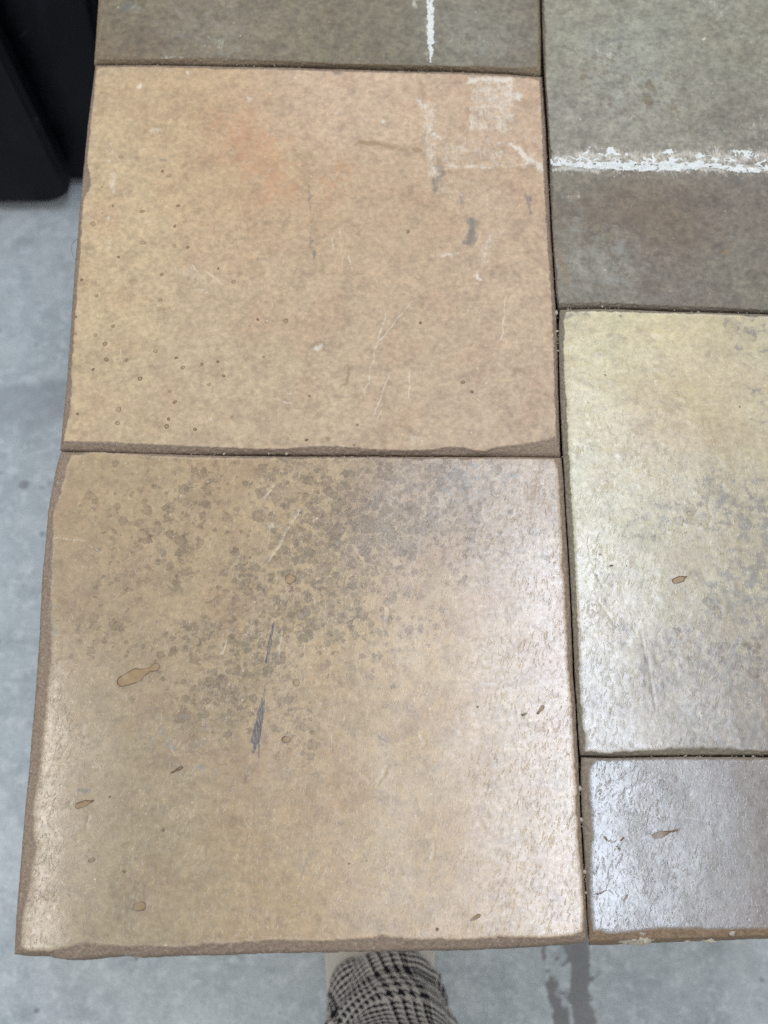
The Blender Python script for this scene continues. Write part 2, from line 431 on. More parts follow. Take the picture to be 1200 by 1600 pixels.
def build_floor():
    xs = np.concatenate([[-9, -5, -3, -1.8, -1.2], np.arange(-0.75, 0.66, 0.006), [0.9, 1.5, 2.5, 5, 9]])
    ys = np.concatenate([[-9, -5, -2, -0.8, -0.3], np.arange(-0.02, 1.25, 0.006), [1.5, 2.2, 3.5, 6, 10]])
    X, Y = np.meshgrid(xs, ys)
    v = np.stack([X, Y, np.zeros_like(X)], -1).reshape(-1, 3)
    ny, nx = X.shape
    i = np.arange(ny * nx).reshape(ny, nx)
    f = np.stack([i[:-1, :-1], i[:-1, 1:], i[1:, 1:], i[1:, :-1]], -1).reshape(-1, 4)
    me = mesh_np('floor', v, [f])
    x = v[:, 0] * 1000; y = v[:, 1] * 1000
    def F(px, py): return P(px, py, 0.0) * 1000
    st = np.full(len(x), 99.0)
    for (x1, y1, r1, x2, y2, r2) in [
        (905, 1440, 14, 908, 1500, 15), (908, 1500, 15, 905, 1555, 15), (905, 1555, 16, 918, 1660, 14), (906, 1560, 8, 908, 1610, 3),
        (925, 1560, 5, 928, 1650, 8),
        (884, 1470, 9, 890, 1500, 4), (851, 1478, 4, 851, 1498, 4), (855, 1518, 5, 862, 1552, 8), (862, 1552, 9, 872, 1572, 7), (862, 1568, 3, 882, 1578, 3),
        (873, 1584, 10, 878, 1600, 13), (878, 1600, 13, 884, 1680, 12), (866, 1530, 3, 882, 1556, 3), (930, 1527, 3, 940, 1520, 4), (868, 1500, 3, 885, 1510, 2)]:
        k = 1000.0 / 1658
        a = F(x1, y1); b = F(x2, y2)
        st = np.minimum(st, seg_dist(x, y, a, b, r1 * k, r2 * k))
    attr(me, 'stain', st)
    a = F(-200, 655); b = F(200, 770)
    ck = seg_dist(x, y, F(-200, 650), F(0, 738)); ck = np.minimum(ck, seg_dist(x, y, F(0, 738), F(200, 812)))
    attr(me, 'crack', ck)
    # darker strip across the slab, softer along its near edge
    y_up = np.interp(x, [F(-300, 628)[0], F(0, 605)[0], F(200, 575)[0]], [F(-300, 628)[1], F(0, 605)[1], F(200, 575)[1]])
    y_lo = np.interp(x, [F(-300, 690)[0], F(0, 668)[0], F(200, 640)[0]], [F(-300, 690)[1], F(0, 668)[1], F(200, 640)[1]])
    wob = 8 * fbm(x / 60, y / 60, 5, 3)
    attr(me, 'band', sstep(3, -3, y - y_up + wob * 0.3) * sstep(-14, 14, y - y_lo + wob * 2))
    o = new_obj('floor', me, M_CONC)
    tag(o, kind='structure')
build_floor()

# ------------------------------------------------------------------ tiles
THICK = 0.024
STEP = 0.0008
def resample(pts, n):
    pts = np.asarray(pts, float)
    d = np.concatenate([[0], np.cumsum(np.linalg.norm(np.diff(pts, axis=0), axis=1))])
    t = np.linspace(0, d[-1], n)
    # smooth (Catmull-like) interpolation by blurring the linear one
    q = np.stack([np.interp(t, d, pts[:, 0]), np.interp(t, d, pts[:, 1])], -1)
    k = 5
    ker = np.hanning(2 * k + 3)[1:-1]; ker /= ker.sum()
    lin_ = q[0] + (q[-1] - q[0]) * np.linspace(0, 1, n)[:, None]
    r = q - lin_
    rp = np.concatenate([-r[k:0:-1], r, -r[-2:-k - 2:-1]])
    for c in range(2): r[:, c] = np.convolve(rp[:, c], ker, 'valid')
    return lin_ + r

def strokes(X, Y, items, soft=True):
    """items in photo pixels: (x1,y1,r1,x2,y2,r2,strength) -> max of soft strokes; X, Y in mm on the tile plane"""
    out = np.zeros_like(X)
    for it in items:
        x1, y1, r1, x2, y2, r2, s = it
        k = mm_per_px((y1 + y2) / 2)
        d = seg_dist(X, Y, P(x1, y1) * 1000, P(x2, y2) * 1000)
        r = max((r1 + r2) / 2, 0.5) * k
        out = np.maximum(out, s * np.exp(-0.5 * (d / r) ** 2) if soft else s * sstep(r, r * 0.6, d))
    return out
def sdf(X, Y, items):
    out = np.full_like(X, 99.0)
    for it in items:
        x1, y1, r1, x2, y2, r2 = it
        k = mm_per_px((y1 + y2) / 2)
        out = np.minimum(out, seg_dist(X, Y, P(x1, y1) * 1000, P(x2, y2) * 1000, r1 * k, r2 * k))
    return out
def dots(items):
    g = np.random.default_rng(3)
    return [(x, y, r * g.uniform(0.5, 1.15), x + g.normal(0, 1.2), y + g.normal(0, 0.8), r * g.uniform(0.5, 1.05)) for x, y, r in items]
def poly(pts, r=0.3):
    return [(a[0], a[1], r, b[0], b[1], r) for a, b in zip(pts[:-1], pts[1:])]

TILES = {}
def build_tile(label, inner, outer, mat, base_pts, sigma=45, lift=0.0, seed=1, flare=0.0034, desat=0.2, gain=1.0, **fx):
    """inner / outer: dict of four photo-pixel polylines bottom, top (left to right), left, right (bottom to top)"""
    z0 = ZT + lift
    I = {k: P(*np.asarray(v, float).T, z0) for k, v in inner.items()}
    O = {k: P(*np.asarray(v, float).T, z0 - flare) for k, v in outer.items()}
    for D in (I, O):
        for c, (e1, i1), (e2, i2) in (('bl', ('bottom', 0), ('left', 0)), ('br', ('bottom', -1), ('right', 0)), ('tl', ('top', 0), ('left', -1)), ('tr', ('top', -1), ('right', -1))):
            m = (D[e1][i1] + D[e2][i2]) / 2
            D[e1][i1] = m; D[e2][i2] = m
    w = np.linalg.norm(I['bottom'][-1] - I['bottom'][0]); h = np.linalg.norm(I['left'][-1] - I['left'][0])
    nu = int(w / STEP) + 1; nv = int(h / STEP) + 1
    B, T, L, R = resample(I['bottom'], nu), resample(I['top'], nu), resample(I['left'], nv), resample(I['right'], nv)
    oB, oT, oL, oR = resample(O['bottom'], nu), resample(O['top'], nu), resample(O['left'], nv), resample(O['right'], nv)
    # small chips along the arris: nudge the inner edge inwards here and there
    def chip(E, nrm, sd):
        t = np.arange(len(E)) * STEP * 1000
        k = np.minimum(1, np.minimum(t, t[::-1]) / 4)
        a = 0.42 * fbm(t / 3.0, t * 0 + sd, sd, 4, 0.6) + 1.3 * np.maximum(0, fbm(t / 13.0, t * 0 + 3.3 + sd, sd + 5, 3) - 0.22)
        E += (np.outer(a * k, nrm)) / 1000
    chip(B, (0, 1), seed + 1); chip(T, (0, -1), seed + 2); chip(L, (1, 0), seed + 3); chip(R, (-1, 0), seed + 4)
    u = np.linspace(0, 1, nu)[None, :, None]; v = np.linspace(0, 1, nv)[:, None, None]
    S = (1 - v) * B[None] + v * T[None] + (1 - u) * L[:, None] + u * R[:, None] \
        - ((1 - u) * (1 - v) * B[0] + u * (1 - v) * B[-1] + (1 - u) * v * T[0] + u * v * T[-1])
    top = S.reshape(-1, 2)
    X = top[:, 0] * 1000; Y = top[:, 1] * 1000
    U = np.broadcast_to(u[..., 0], (nv, nu)).ravel(); V = np.broadcast_to(v[..., 0], (nv, nu)).ravel()
    edge = np.minimum(np.minimum(U, 1 - U) * w, np.minimum(V, 1 - V) * h) * 1000     # mm to the nearest arris
    z = 0.32 * fbm(X / 60, Y / 60, seed, 2) + 0.03 * fbm(X / 9, Y / 9, seed + 9, 3) - 0.16 * np.exp(-edge / 0.9) - 0.12 * np.exp(-edge / 8)
    if 'tilt' in fx: z = z + fx['tilt'](U, V)
    for (px, py, r, dep) in fx.get('pits', []):
        c = P(px, py) * 1000; k = mm_per_px(py)
        d = np.hypot(X - c[0], Y - c[1]) / (r * k)
        d = d + 0.35 * fbm(X / 1.6, Y / 1.6, seed + 40, 2)
        z -= dep * sstep(1.1, 0.5, d)
    XW = X + 2.2 * fbm(X / 9, Y / 9, seed + 70, 4, 0.6); YW = Y + 2.2 * fbm(X / 9, Y / 9, seed + 71, 4, 0.6)
    film = strokes(XW, YW, fx.get('film', []))
    for (xa, ya, xb, yb, s) in fx.get('film_box', []):
        a = P(xa, yb) * 1000; b = P(xb, ya) * 1000
        wob = 3.0 * fbm(X / 8, Y / 8, seed + 3, 4, 0.6)
        film = np.maximum(film, s * sstep(-1.5, 1.5, np.minimum(np.minimum(X - a[0], b[0] - X), np.minimum(Y - a[1], b[1] - Y)) + wob))
    crack = sdf(X, Y, fx.get('crack', []))
    z -= 0.10 * np.exp(-(np.maximum(crack, 0) / 0.4) ** 2)
    scr = sdf(X + 0.4 * (XW - X), Y + 0.4 * (YW - Y), fx.get('scratch', []))
    z -= 0.10 * np.exp(-(np.maximum(scr, 0) / 0.5) ** 2)
    z3 = z0 + z / 1000
    verts = [np.column_stack([top, z3])]
    idx = np.arange(nv * nu).reshape(nv, nu)
    faces = [np.stack([idx[:-1, :-1], idx[:-1, 1:], idx[1:, 1:], idx[1:, :-1]], -1).reshape(-1, 4)]
    # ring around the face, counter-clockwise
    ring = np.concatenate([idx[0, :-1], idx[:-1, -1], idx[-1, :0:-1], idx[:0:-1, 0]])
    oring = np.concatenate([oB[:-1], oR[:-1], oT[:0:-1], oL[:0:-1]])
    iring = top[ring]; zr = z3[ring]
    s_arc = np.concatenate([[0], np.cumsum(np.linalg.norm(np.diff(oring, axis=0), axis=1))]) * 1000
    n = len(ring); off = nv * nu
    cen = top.mean(0)
    out_dir = oring - iring
    ln = np.linalg.norm(oring - cen, axis=1, keepdims=True)
    odir = (oring - cen) / ln
    prev = ring
    rows = [(0.12, 0), (0.3, 0), (0.5, 0), (0.75, 0), (1.0, 0), (1.0, 0.3), (1.0, 0.65), (1.0, 1.0)]
    wide = np.clip(np.linalg.norm(out_dir, axis=1) * 1000 / 4.0, 0, 1)
    for r_i, (t, dn) in enumerate(rows):
        q = iring + out_dir * t
        nz = fbm(s_arc / 5.0, np.full(n, r_i * 0.8), seed + 60, 4, 0.6)
        if dn == 0:
            zz = zr - flare * (0.22 * t ** 0.5 + 0.78 * t ** 1.15) + 0.0005 * nz * math.sin(math.pi * t)
            q = q + odir * (nz * 0.00035 * (1 if t < 1 else 0.4))[:, None]
        else:
            zz = (zr - flare) * (1 - dn) + (z0 - THICK) * dn
            q = q + odir * (-0.0022 * dn + 0.0006 * np.minimum(nz, 0.2))[:, None]
        verts.append(np.column_stack([q, zz]))
        cur = np.arange(off, off + n); off += n
        faces.append(np.stack([prev, cur, np.roll(cur, -1), np.roll(prev, -1)], -1))
        prev = cur
    verts.append(np.array([[cen[0], cen[1], z0 - THICK]]))
    faces.append(np.stack([np.roll(prev, -1), prev, np.full(n, off)], -1))
    Vv = np.concatenate(verts)
    org = np.array([cen[0], cen[1], z0 - THICK])
    me = mesh_np('terracotta_tile', Vv - org, faces)
    nx = len(Vv); nt = len(top)
    def full(a, fill=0.0):
        r = np.full((nx,) + a.shape[1:], fill, np.float32); r[:nt] = a; return r
    # base colour field
    cp = np.array([P(b[0], b[1]) * 1000 for b in base_pts]); cc = np.array([lin(b[2]) for b in base_pts])
    gy = cc @ np.array([0.3, 0.55, 0.15]); cc = cc + (gy[:, None] - cc) * desat
    wsum = 0; csum = 0
    for c0, col in zip(cp, cc):
        g = np.exp(-0.5 * ((X - c0[0]) ** 2 + (Y - c0[1]) ** 2) / sigma ** 2) + 1e-7
        wsum = wsum + g; csum = csum + g[:, None] * col
    attr(me, 'base', full(csum / wsum[:, None] * ALB * gain, 0.15))
    sk = np.exp(-np.maximum(edge - 0.2, 0) / 0.55) * 0.5
    skf = np.ones(nx); skf[:nt] = sk
    attr(me, 'skirt', skf)
    rust = np.zeros(nx)
    if fx.get('rust'): rust[nt:] = sstep(6, 3, (Vv[nt:, 1] - oB[:, 1].max()) * 1000)
    attr(me, 'rust', rust)
    attr(me, 'film', full(film)); attr(me, 'crack', full(crack, 99)); attr(me, 'scratch', full(scr, 99))
    attr(me, 'drop', full(sdf(X, Y, fx.get('drop', [])), 99))
    attr(me, 'ink', full(sdf(X, Y, fx.get('ink', [])), 99))
    for nm in ('org', 'grey', 'mottle', 'scuff', 'brown', 'gloss'):
        attr(me, nm, full(strokes(XW, YW, fx.get(nm, []))))
    o = new_obj('terracotta_tile', me, mat)
    o.location = org
    tag(o, label, 'tile', 'handmade terracotta tiles laid edge to edge')
    return o, org
ALB = 0.85

# --- outlines in photo pixels -------------------------------------------------------------
def Yabove(py, d):                      # pixel row that lies d metres further away on the tile plane
    y0 = P(600, py)[1] + d
    lo, hi = -3000.0, float(py)
    for _ in range(60):
        m = (lo + hi) / 2
        if P(600, m)[1] > y0: lo = m
        else: hi = m
    return lo
yA = Yabove(102, 0.265); yD = Yabove(478, 0.268)
def xl(x, py0, py1):                    # keep world x while moving from row py0 to row py1
    wx = P(x, py0)[0]
    return 600 + wx / (P(601, py1)[0])
def xr(x, py): return x + 300.0 / mm_per_px(py)   # 30 cm further right on the same row

B_in = dict(
    bottom=[(99, 689), (150, 690), (200, 692), (300, 697), (400, 701), (440, 701), (490, 697), (525, 697), (570, 701), (620, 703), (680, 702), (702, 698), (722, 698), (742, 704), (756, 705), (772, 699), (800, 695), (830, 692), (855, 686), (869, 681)],
    top=[(152, 105), (200, 104), (320, 106), (450, 108), (520, 111), (600, 113), (700, 115), (790, 119), (830, 121), (843, 126)],
    left=[(99, 689), (103, 668), (110, 640), (110, 610), (112, 570), (117, 500), (121, 440), (125, 400), (127, 340), (130, 312), (141, 290), (140, 270), (136, 255), (142, 190), (148, 130), (152, 105)],
    right=[(869, 681), (868, 640), (866, 580), (864, 520), (862, 470), (857, 400), (854, 350), (851, 300), (849, 260), (847, 200), (843, 126)])
B_out = dict(
    bottom=[(94, 703), (200, 707), (310, 709), (430, 709.5), (560, 710.5), (700, 711.5), (745, 711.5), (800, 712), (876, 713)],
    top=[(149, 102), (200, 101), (320, 103), (450, 105), (600, 110), (700, 112), (790, 116), (846, 120)],
    left=[(94, 703), (98, 660), (104, 600), (110, 520), (115, 440), (121, 370), (125, 320), (130, 270), (138, 190), (149, 102)],
    right=[(875, 712), (874, 660), (872, 600), (871, 540), (869, 490), (866, 450), (863, 400), (860, 350), (857.5, 300), (855, 260), (852.5, 200), (847, 121)])
C_in = dict(
    bottom=[(31, 1478), (38, 1485), (60, 1486), (100, 1484), (115, 1477), (135, 1474), (160, 1476), (200, 1479), (225, 1477), (260, 1480), (300, 1478), (330, 1475), (400, 1472), (420, 1468), (500, 1470), (600, 1464), (660, 1468), (720, 1468), (780, 1464), (850, 1465), (895, 1462), (911, 1455)],
    top=[(112, 710), (150, 706), (190, 708), (240, 712), (300, 714), (360, 715), (450, 715), (560, 715), (600, 715), (700, 716), (800, 716), (866, 717)],
    left=[(31, 1478), (31, 1455), (34, 1430), (40, 1400), (47, 1370), (48, 1345), (54, 1320), (50, 1300), (50, 1260), (55, 1230), (60, 1200), (65, 1150), (70, 1100), (75, 1060), (79, 1030), (80, 1000), (79, 950), (80, 890), (83, 850), (83, 800), (92, 778), (100, 740), (112, 710)],
    right=[(911, 1455), (912, 1430), (910, 1380), (905, 1330), (902, 1280), (901, 1230), (897, 1180), (893, 1100), (889, 1050), (885, 980), (881, 900), (876, 800), (874, 760), (871, 730), (866, 717)])
C_out = dict(
    bottom=[(21, 1490), (50, 1491), (77, 1491), (82, 1497), (110, 1498), (150, 1495), (187, 1491), (210, 1495), (260, 1492), (330, 1491), (420, 1488), (500, 1487), (600, 1485), (650, 1484), (750, 1482), (850, 1476), (917, 1470)],
    top=[(95, 706), (200, 708), (310, 711), (450, 713), (560, 713), (700, 714), (800, 714), (877, 715)],
    left=[(21, 1490), (24, 1430), (29, 1370), (34, 1310), (39, 1250), (44, 1200), (48, 1150), (53, 1100), (57, 1050), (61, 1000), (63, 960), (66, 900), (71, 850), (75, 800), (80, 770), (88, 730), (95, 706)],
    right=[(917, 1470), (916, 1420), (912, 1360), (908, 1300), (905, 1230), (903, 1180), (899, 1100), (895, 1050), (892, 960), (889, 900), (886, 850), (883, 800), (880, 745), (877, 715)])
E_in = dict(
    bottom=[(914, 1174), (950, 1177), (980, 1174), (1020, 1172), (1060, 1169), (1100, 1169), (1150, 1171), (1200, 1173), (1400, 1176), (xr(914, 1174), 1176)],
    top=[(884, 487), (920, 486), (960, 486), (1000, 488), (1050, 489), (1100, 490), (1200, 494), (1400, 500), (xr(884, 490), 505)],
    left=[(914, 1174), (909, 1120), (906, 1080), (904, 1040), (904, 1000), (902, 960), (899, 900), (897, 850), (894, 800), (890, 740), (888, 700), (885, 640), (882, 590), (880, 540), (880, 505), (884, 487)],
    right=[(xr(914, 1174), 1176), (xr(897, 850), 850), (xr(884, 490), 505)])
E_out = dict(
    bottom=[(908, 1179), (950, 1181), (1000, 1180), (1060, 1179), (1200, 1179), (1400, 1181), (xr(918, 1180), 1181)],
    top=[(877, 484), (920, 483), (960, 483), (1050, 487), (1130, 489), (1200, 491), (1400, 497), (xr(888, 490), 502)],
    left=[(906, 1179), (904, 1150), (902, 1110), (898.5, 1060), (896, 1000), (892.8, 930), (888.8, 860), (885, 800), (882, 740), (878, 680), (875.3, 620), (874, 560), (873, 520), (872.5, 484)],
    right=[(xr(918, 1180), 1181), (xr(901, 850), 850), (xr(888, 490), 502)])
F_in = dict(
    bottom=[(927, 1455), (940, 1453), (948, 1459), (980, 1457), (1005, 1454), (1030, 1452), (1060, 1450), (1100, 1452), (1150, 1451), (1200, 1450), (1500, 1447), (xr(927, 1450), 1445)],
    top=[(931, 1187), (960, 1187), (1000, 1186), (1060, 1185), (1120, 1186), (1200, 1186), (1400, 1187), (xr(920, 1190), 1187)],
    left=[(927, 1455), (923, 1420), (922, 1380), (922, 1340), (924, 1300), (924, 1270), (920, 1240), (919, 1215), (921, 1198), (931, 1187)],
    right=[(xr(927, 1450), 1445), (xr(923, 1320), 1320), (xr(920, 1190), 1187)])
F_out = dict(
    bottom=[(921, 1470), (945, 1470), (1000, 1468), (1050, 1466), (1100, 1465), (1200, 1462), (1500, 1458), (xr(930, 1460), 1456)],
    top=[(909, 1183), (950, 1184), (1000, 1183), (1060, 1182), (1200, 1183), (1400, 1184), (xr(923, 1184), 1184)],
    left=[(920.5, 1470), (919, 1440), (917, 1400), (914, 1350), (911, 1300), (909, 1260), (907.5, 1220), (907, 1183)],
    right=[(xr(930, 1460), 1456), (xr(926, 1320), 1320), (xr(923, 1184), 1184)])
D_in = dict(
    bottom=[(874, 473), (930, 472), (980, 474), (1050, 477), (1100, 478), (1150, 481), (1200, 484), (1400, 490), (xr(874, 480), 494)],
    top=[(xl(853, 0, yD), yD), (1200, yD), (xr(846, yD), yD)],
    left=[(874, 473), (871, 450), (869, 420), (866, 390), (863, 340), (864, 300), (862, 260), (860, 220), (857, 180), (853, 120), (852, 60), (850, 0), (xl(853, 0, yD), yD)],
    right=[(xr(874, 480), 494), (xr(862, 240), 240), (xr(846, yD), yD)])
D_out = dict(
    bottom=[(873, 480), (930, 479), (980, 480), (1050, 483), (1130, 485), (1200, 488), (1400, 494), (xr(878, 480), 498)],
    top=[(xl(849, 0, yD), yD - 3), (1200, yD - 3), (xr(849, yD), yD - 3)],
    left=[(873, 480), (869, 460), (867, 420), (864, 380), (862, 340), (860, 300), (858, 230), (855, 180), (851, 120), (848, 60), (847, 0), (xl(849, 0, yD), yD - 3)],
    right=[(xr(878, 480), 498), (xr(866, 240), 240), (xr(849, yD), yD - 3)])
A_in = dict(
    bottom=[(153, 91), (250, 92), (290, 90), (330, 89), (400, 92), (450, 94), (520, 98), (600, 100), (700, 102), (800, 105), (839, 104)],
    top=[(xl(160, 0, yA), yA), (500, yA), (xl(838, 0, yA), yA)],
    left=[(153, 91), (157, 60), (159, 0), (xl(160, 0, yA), yA)],
    right=[(839, 104), (841, 60), (839, 0), (xl(838, 0, yA), yA)])
A_out = dict(
    bottom=[(147, 99), (250, 99), (300, 99), (450, 101), (600, 106), (700, 108), (800, 113), (845, 116)],
    top=[(xl(154, 0, yA), yA - 3), (500, yA - 3), (xl(842, 0, yA), yA - 3)],
    left=[(147, 99), (150, 60), (154, 0), (xl(154, 0, yA), yA - 3)],
    right=[(845, 116), (845, 60), (843, 0), (xl(842, 0, yA), yA - 3)])

# --- marks on the faces -------------------------------------------------------------------
z1 = [(325, 626, 3.4), (452, 690, 3.4), (318, 755, 3.2), (452, 772, 3.2), (505, 773, 3.4), (219, 813, 2.8), (118, 676, 3.2), (395, 886, 3.4), (394, 987, 3.2), (690, 914, 3),
      (71, 905, 2.6), (133, 969, 2.4), (197, 1095, 3), (45, 1056, 2.8), (46, 1124, 2.8), (127, 1131, 2.8), (170, 1165, 3.8), (174, 1234, 3), (254, 1233, 3), (120, 1270, 3), (315, 1306, 3.2),
      (371, 1197, 3), (488, 1261, 4), (561, 1250, 3), (461, 1224, 3), (651, 1296, 3.4), (590, 1333, 3), (431, 1359, 3.4), (449, 1405, 3), (222, 1437, 3.4), (220, 1491, 3),
      (425, 1471, 3.2), (418, 1501, 3.8), (538, 1516, 3.4), (683, 1465, 3.6), (905, 1074, 3.6), (814, 1222, 3), (1000, 1380, 3.4), (1077, 1553, 3.2), (991, 1558, 3.2), (234, 405, 3), (401, 463, 2.6),
      (430, 481, 3), (198, 603, 2.2), (463, 604, 2.4), (630, 857, 1.8), (157, 634, 1.6), (155, 527, 1.8), (56, 1451, 2.2), (792, 1070, 2.2), (627, 1238, 2.4)]
z2 = [(671, 664, 2.6), (846, 905, 2.6), (881, 944, 2.2), (413, 1081, 2.8), (294, 1136, 3), (208, 1140, 2.8), (399, 1162, 2.4), (620, 293, 2.6)]
B_drops = dots([(100 + x / 2.609, 90 + y / 2.609, r) for x, y, r in z1] + [(400 + x / 2.609, 250 + y / 2.609, r) for x, y, r in z2])

MB = tile_material('peach_terracotta', 1, 0.50, 1.1, 0.8, drop_op=0.8)
MC = tile_material('ochre_terracotta', 2, 0.25, 0.95, 1.0, spec0=0.85, fibre=0.6)
MA = tile_material('olive_grey_terracotta', 3, 0.55, 1.6, 0.8, grey_col=(150, 148, 138), skirt_col=(106, 94, 78), fibre=0.35, cloud=0.21, grey_op=0.42, grey_hi=0.95)
MD = tile_material('smoke_grey_terracotta', 4, 0.55, 1.6, 0.8, grey_col=(158, 158, 150), skirt_col=(100, 92, 82), fibre=0.35, cloud=0.21, grey_op=0.42, grey_hi=0.95)
ME = tile_material('cream_terracotta', 5, 0.23, 0.9, 1.2, grey_col=(120, 111, 101), skirt_col=(104, 96, 84), fibre=0.3, spec0=0.85, cloud=0.10)
MF = tile_material('brown_grey_terracotta', 6, 0.21, 0.9, 1.1, skirt_col=(108, 98, 87), fibre=0.25, spec0=0.9)

tileB, orgB = build_tile('peach terracotta tile freckled with ring stains, dusty white film in one corner', B_in, B_out, MB,
    [(170, 130, (196, 166, 122)), (160, 300, (204, 175, 130)), (120, 500, (200, 172, 128)), (120, 660, (196, 168, 126)), (350, 150, (196, 160, 116)), (400, 280, (198, 162, 118)), (420, 420, (196, 166, 126)),
     (350, 600, (194, 167, 128)), (600, 160, (204, 172, 136)), (600, 320, (194, 162, 122)), (600, 480, (194, 164, 127)), (600, 650, (196, 168, 131)), (800, 160, (198, 166, 132)), (800, 330, (196, 164, 128)), (800, 500, (198, 168, 132)), (820, 650, (194, 166, 134)), (480, 130, (204, 172, 138))],
    sigma=32, seed=11, lift=0.0,
    drop=B_drops, desat=0.12,
    org=[(330, 180, 45, 331, 180, 45, 0.55), (385, 215, 50, 410, 240, 40, 0.9), (430, 270, 32, 430, 290, 30, 0.85), (540, 270, 26, 520, 290, 26, 0.7), (230, 260, 28, 250, 300, 28, 0.4), (360, 160, 30, 420, 150, 30, 0.5), (845, 300, 25, 845, 420, 20, 0.25), (640, 140, 12, 630, 200, 10, 0.3)],
    scuff=[(660, 290, 5, 652, 330, 5, 0.30), (700, 330, 8, 690, 380, 8, 0.24), (760, 300, 6, 750, 340, 6, 0.26), (800, 310, 4, 795, 350, 4, 0.28), (480, 200, 12, 484, 300, 12, 0.20), (740, 345, 9, 734, 378, 5, 0.62), (688, 262, 7, 680, 300, 6, 0.5), (678, 300, 8, 672, 340, 9, 0.28), (646, 285, 4, 640, 312, 3, 0.35), (720, 305, 6, 718, 318, 5, 0.42), (738, 298, 4, 736, 306, 3, 0.4), (822, 308, 3, 828, 332, 4, 0.5),
           (482, 285, 2, 487, 330, 2, 0.5), (486, 350, 1.6, 489, 400, 1.6, 0.55), (488, 405, 4, 490, 430, 5, 0.3), (495, 450, 14, 500, 455, 14, 0.26), (735, 400, 5, 730, 420, 6, 0.3), (785, 380, 6, 775, 420, 6, 0.25), (524, 112, 8, 530, 112, 6, 0.5), (250, 248, 4, 256, 254, 3, 0.5), (512, 566, 3, 514, 570, 2, 0.45), (380, 500, 14, 382, 505, 14, 0.2), (262, 612, 8, 264, 614, 6, 0.25)],
    brown=[(560, 222, 4, 580, 224, 5, 0.6), (580, 225, 5, 630, 232, 5, 0.5), (648, 232, 4, 655, 234, 4, 0.75), (655, 125, 8, 662, 150, 6, 0.4), (700, 268, 6, 850, 264, 5, 0.35), (545, 575, 1.4, 533, 604, 2, 0.75), (160, 170, 12, 160, 172, 10, 0.4)],
    film=[(735, 124, 4, 795, 126, 5, 0.95), (795, 145, 8, 808, 152, 5, 0.9), (738, 200, 4, 790, 203, 4, 0.65), (668, 165, 5, 676, 270, 13, 0.62), (680, 210, 3, 686, 216, 3, 0.9), (690, 261, 3, 850, 258, 3, 0.62), (705, 235, 14, 765, 238, 14, 0.5), (800, 226, 4, 830, 252, 4, 0.95), (826, 254, 6, 852, 262, 6, 0.85), (655, 160, 4, 662, 170, 3, 0.7),
          (700, 280, 30, 760, 330, 30, 0.30), (770, 370, 9, 742, 430, 7, 0.42), (745, 430, 3, 748, 436, 3, 1.0), (690, 400, 5, 712, 394, 4, 0.55), (295, 428, 22, 330, 450, 12, 0.34), (174, 220, 4, 179, 300, 5, 0.45), (170, 340, 3, 168, 390, 3, 0.35), (645, 684, 6, 652, 688, 6, 0.6), (185, 247, 4, 250, 247, 4, 0.25), (408, 402, 6, 410, 410, 5, 0.4), (530, 170, 14, 530, 300, 12, 0.26), (640, 180, 10, 600, 260, 14, 0.2), (780, 300, 18, 790, 360, 18, 0.3),
          (219, 134, 3, 220, 135, 3, 1.0), (289, 113, 2.5, 290, 117, 2.5, 1.0), (600, 187, 2.5, 599, 190, 2.5, 1.0), (390, 155, 3, 391, 156, 3, 0.8), (460, 120, 2, 461, 121, 2, 1.0), (240, 205, 4, 252, 200, 3, 0.7), (497, 541, 7, 498, 541, 7, 0.8), (332, 656, 3, 334, 658, 3, 0.8), (840, 330, 10, 838, 345, 8, 0.3), (820, 215, 10, 835, 230, 10, 0.28)],
    film_box=[(735, 120, 802, 203, 0.56), (690, 212, 852, 262, 0.36)],
    pits=[(497, 541, 10, 1.3)],
    scratch=poly([(603, 488), (569, 618)]) + poly([(645, 468), (584, 545)]) + poly([(609, 583), (584, 649)]) + poly([(596, 640), (588, 662)]) + poly([(641, 580), (639, 622)]) + poly([(791, 465), (783, 530)]) + poly([(427, 622), (455, 631)]) + poly([(437, 610), (460, 617)])
        + poly([(519, 370), (521, 390)]) + poly([(189, 545), (190, 565)]) + poly([(320, 420), (345, 445)]) + poly([(300, 415), (322, 440)]) + poly([(350, 565), (358, 568)]) + poly([(545, 400), (551, 420)]))

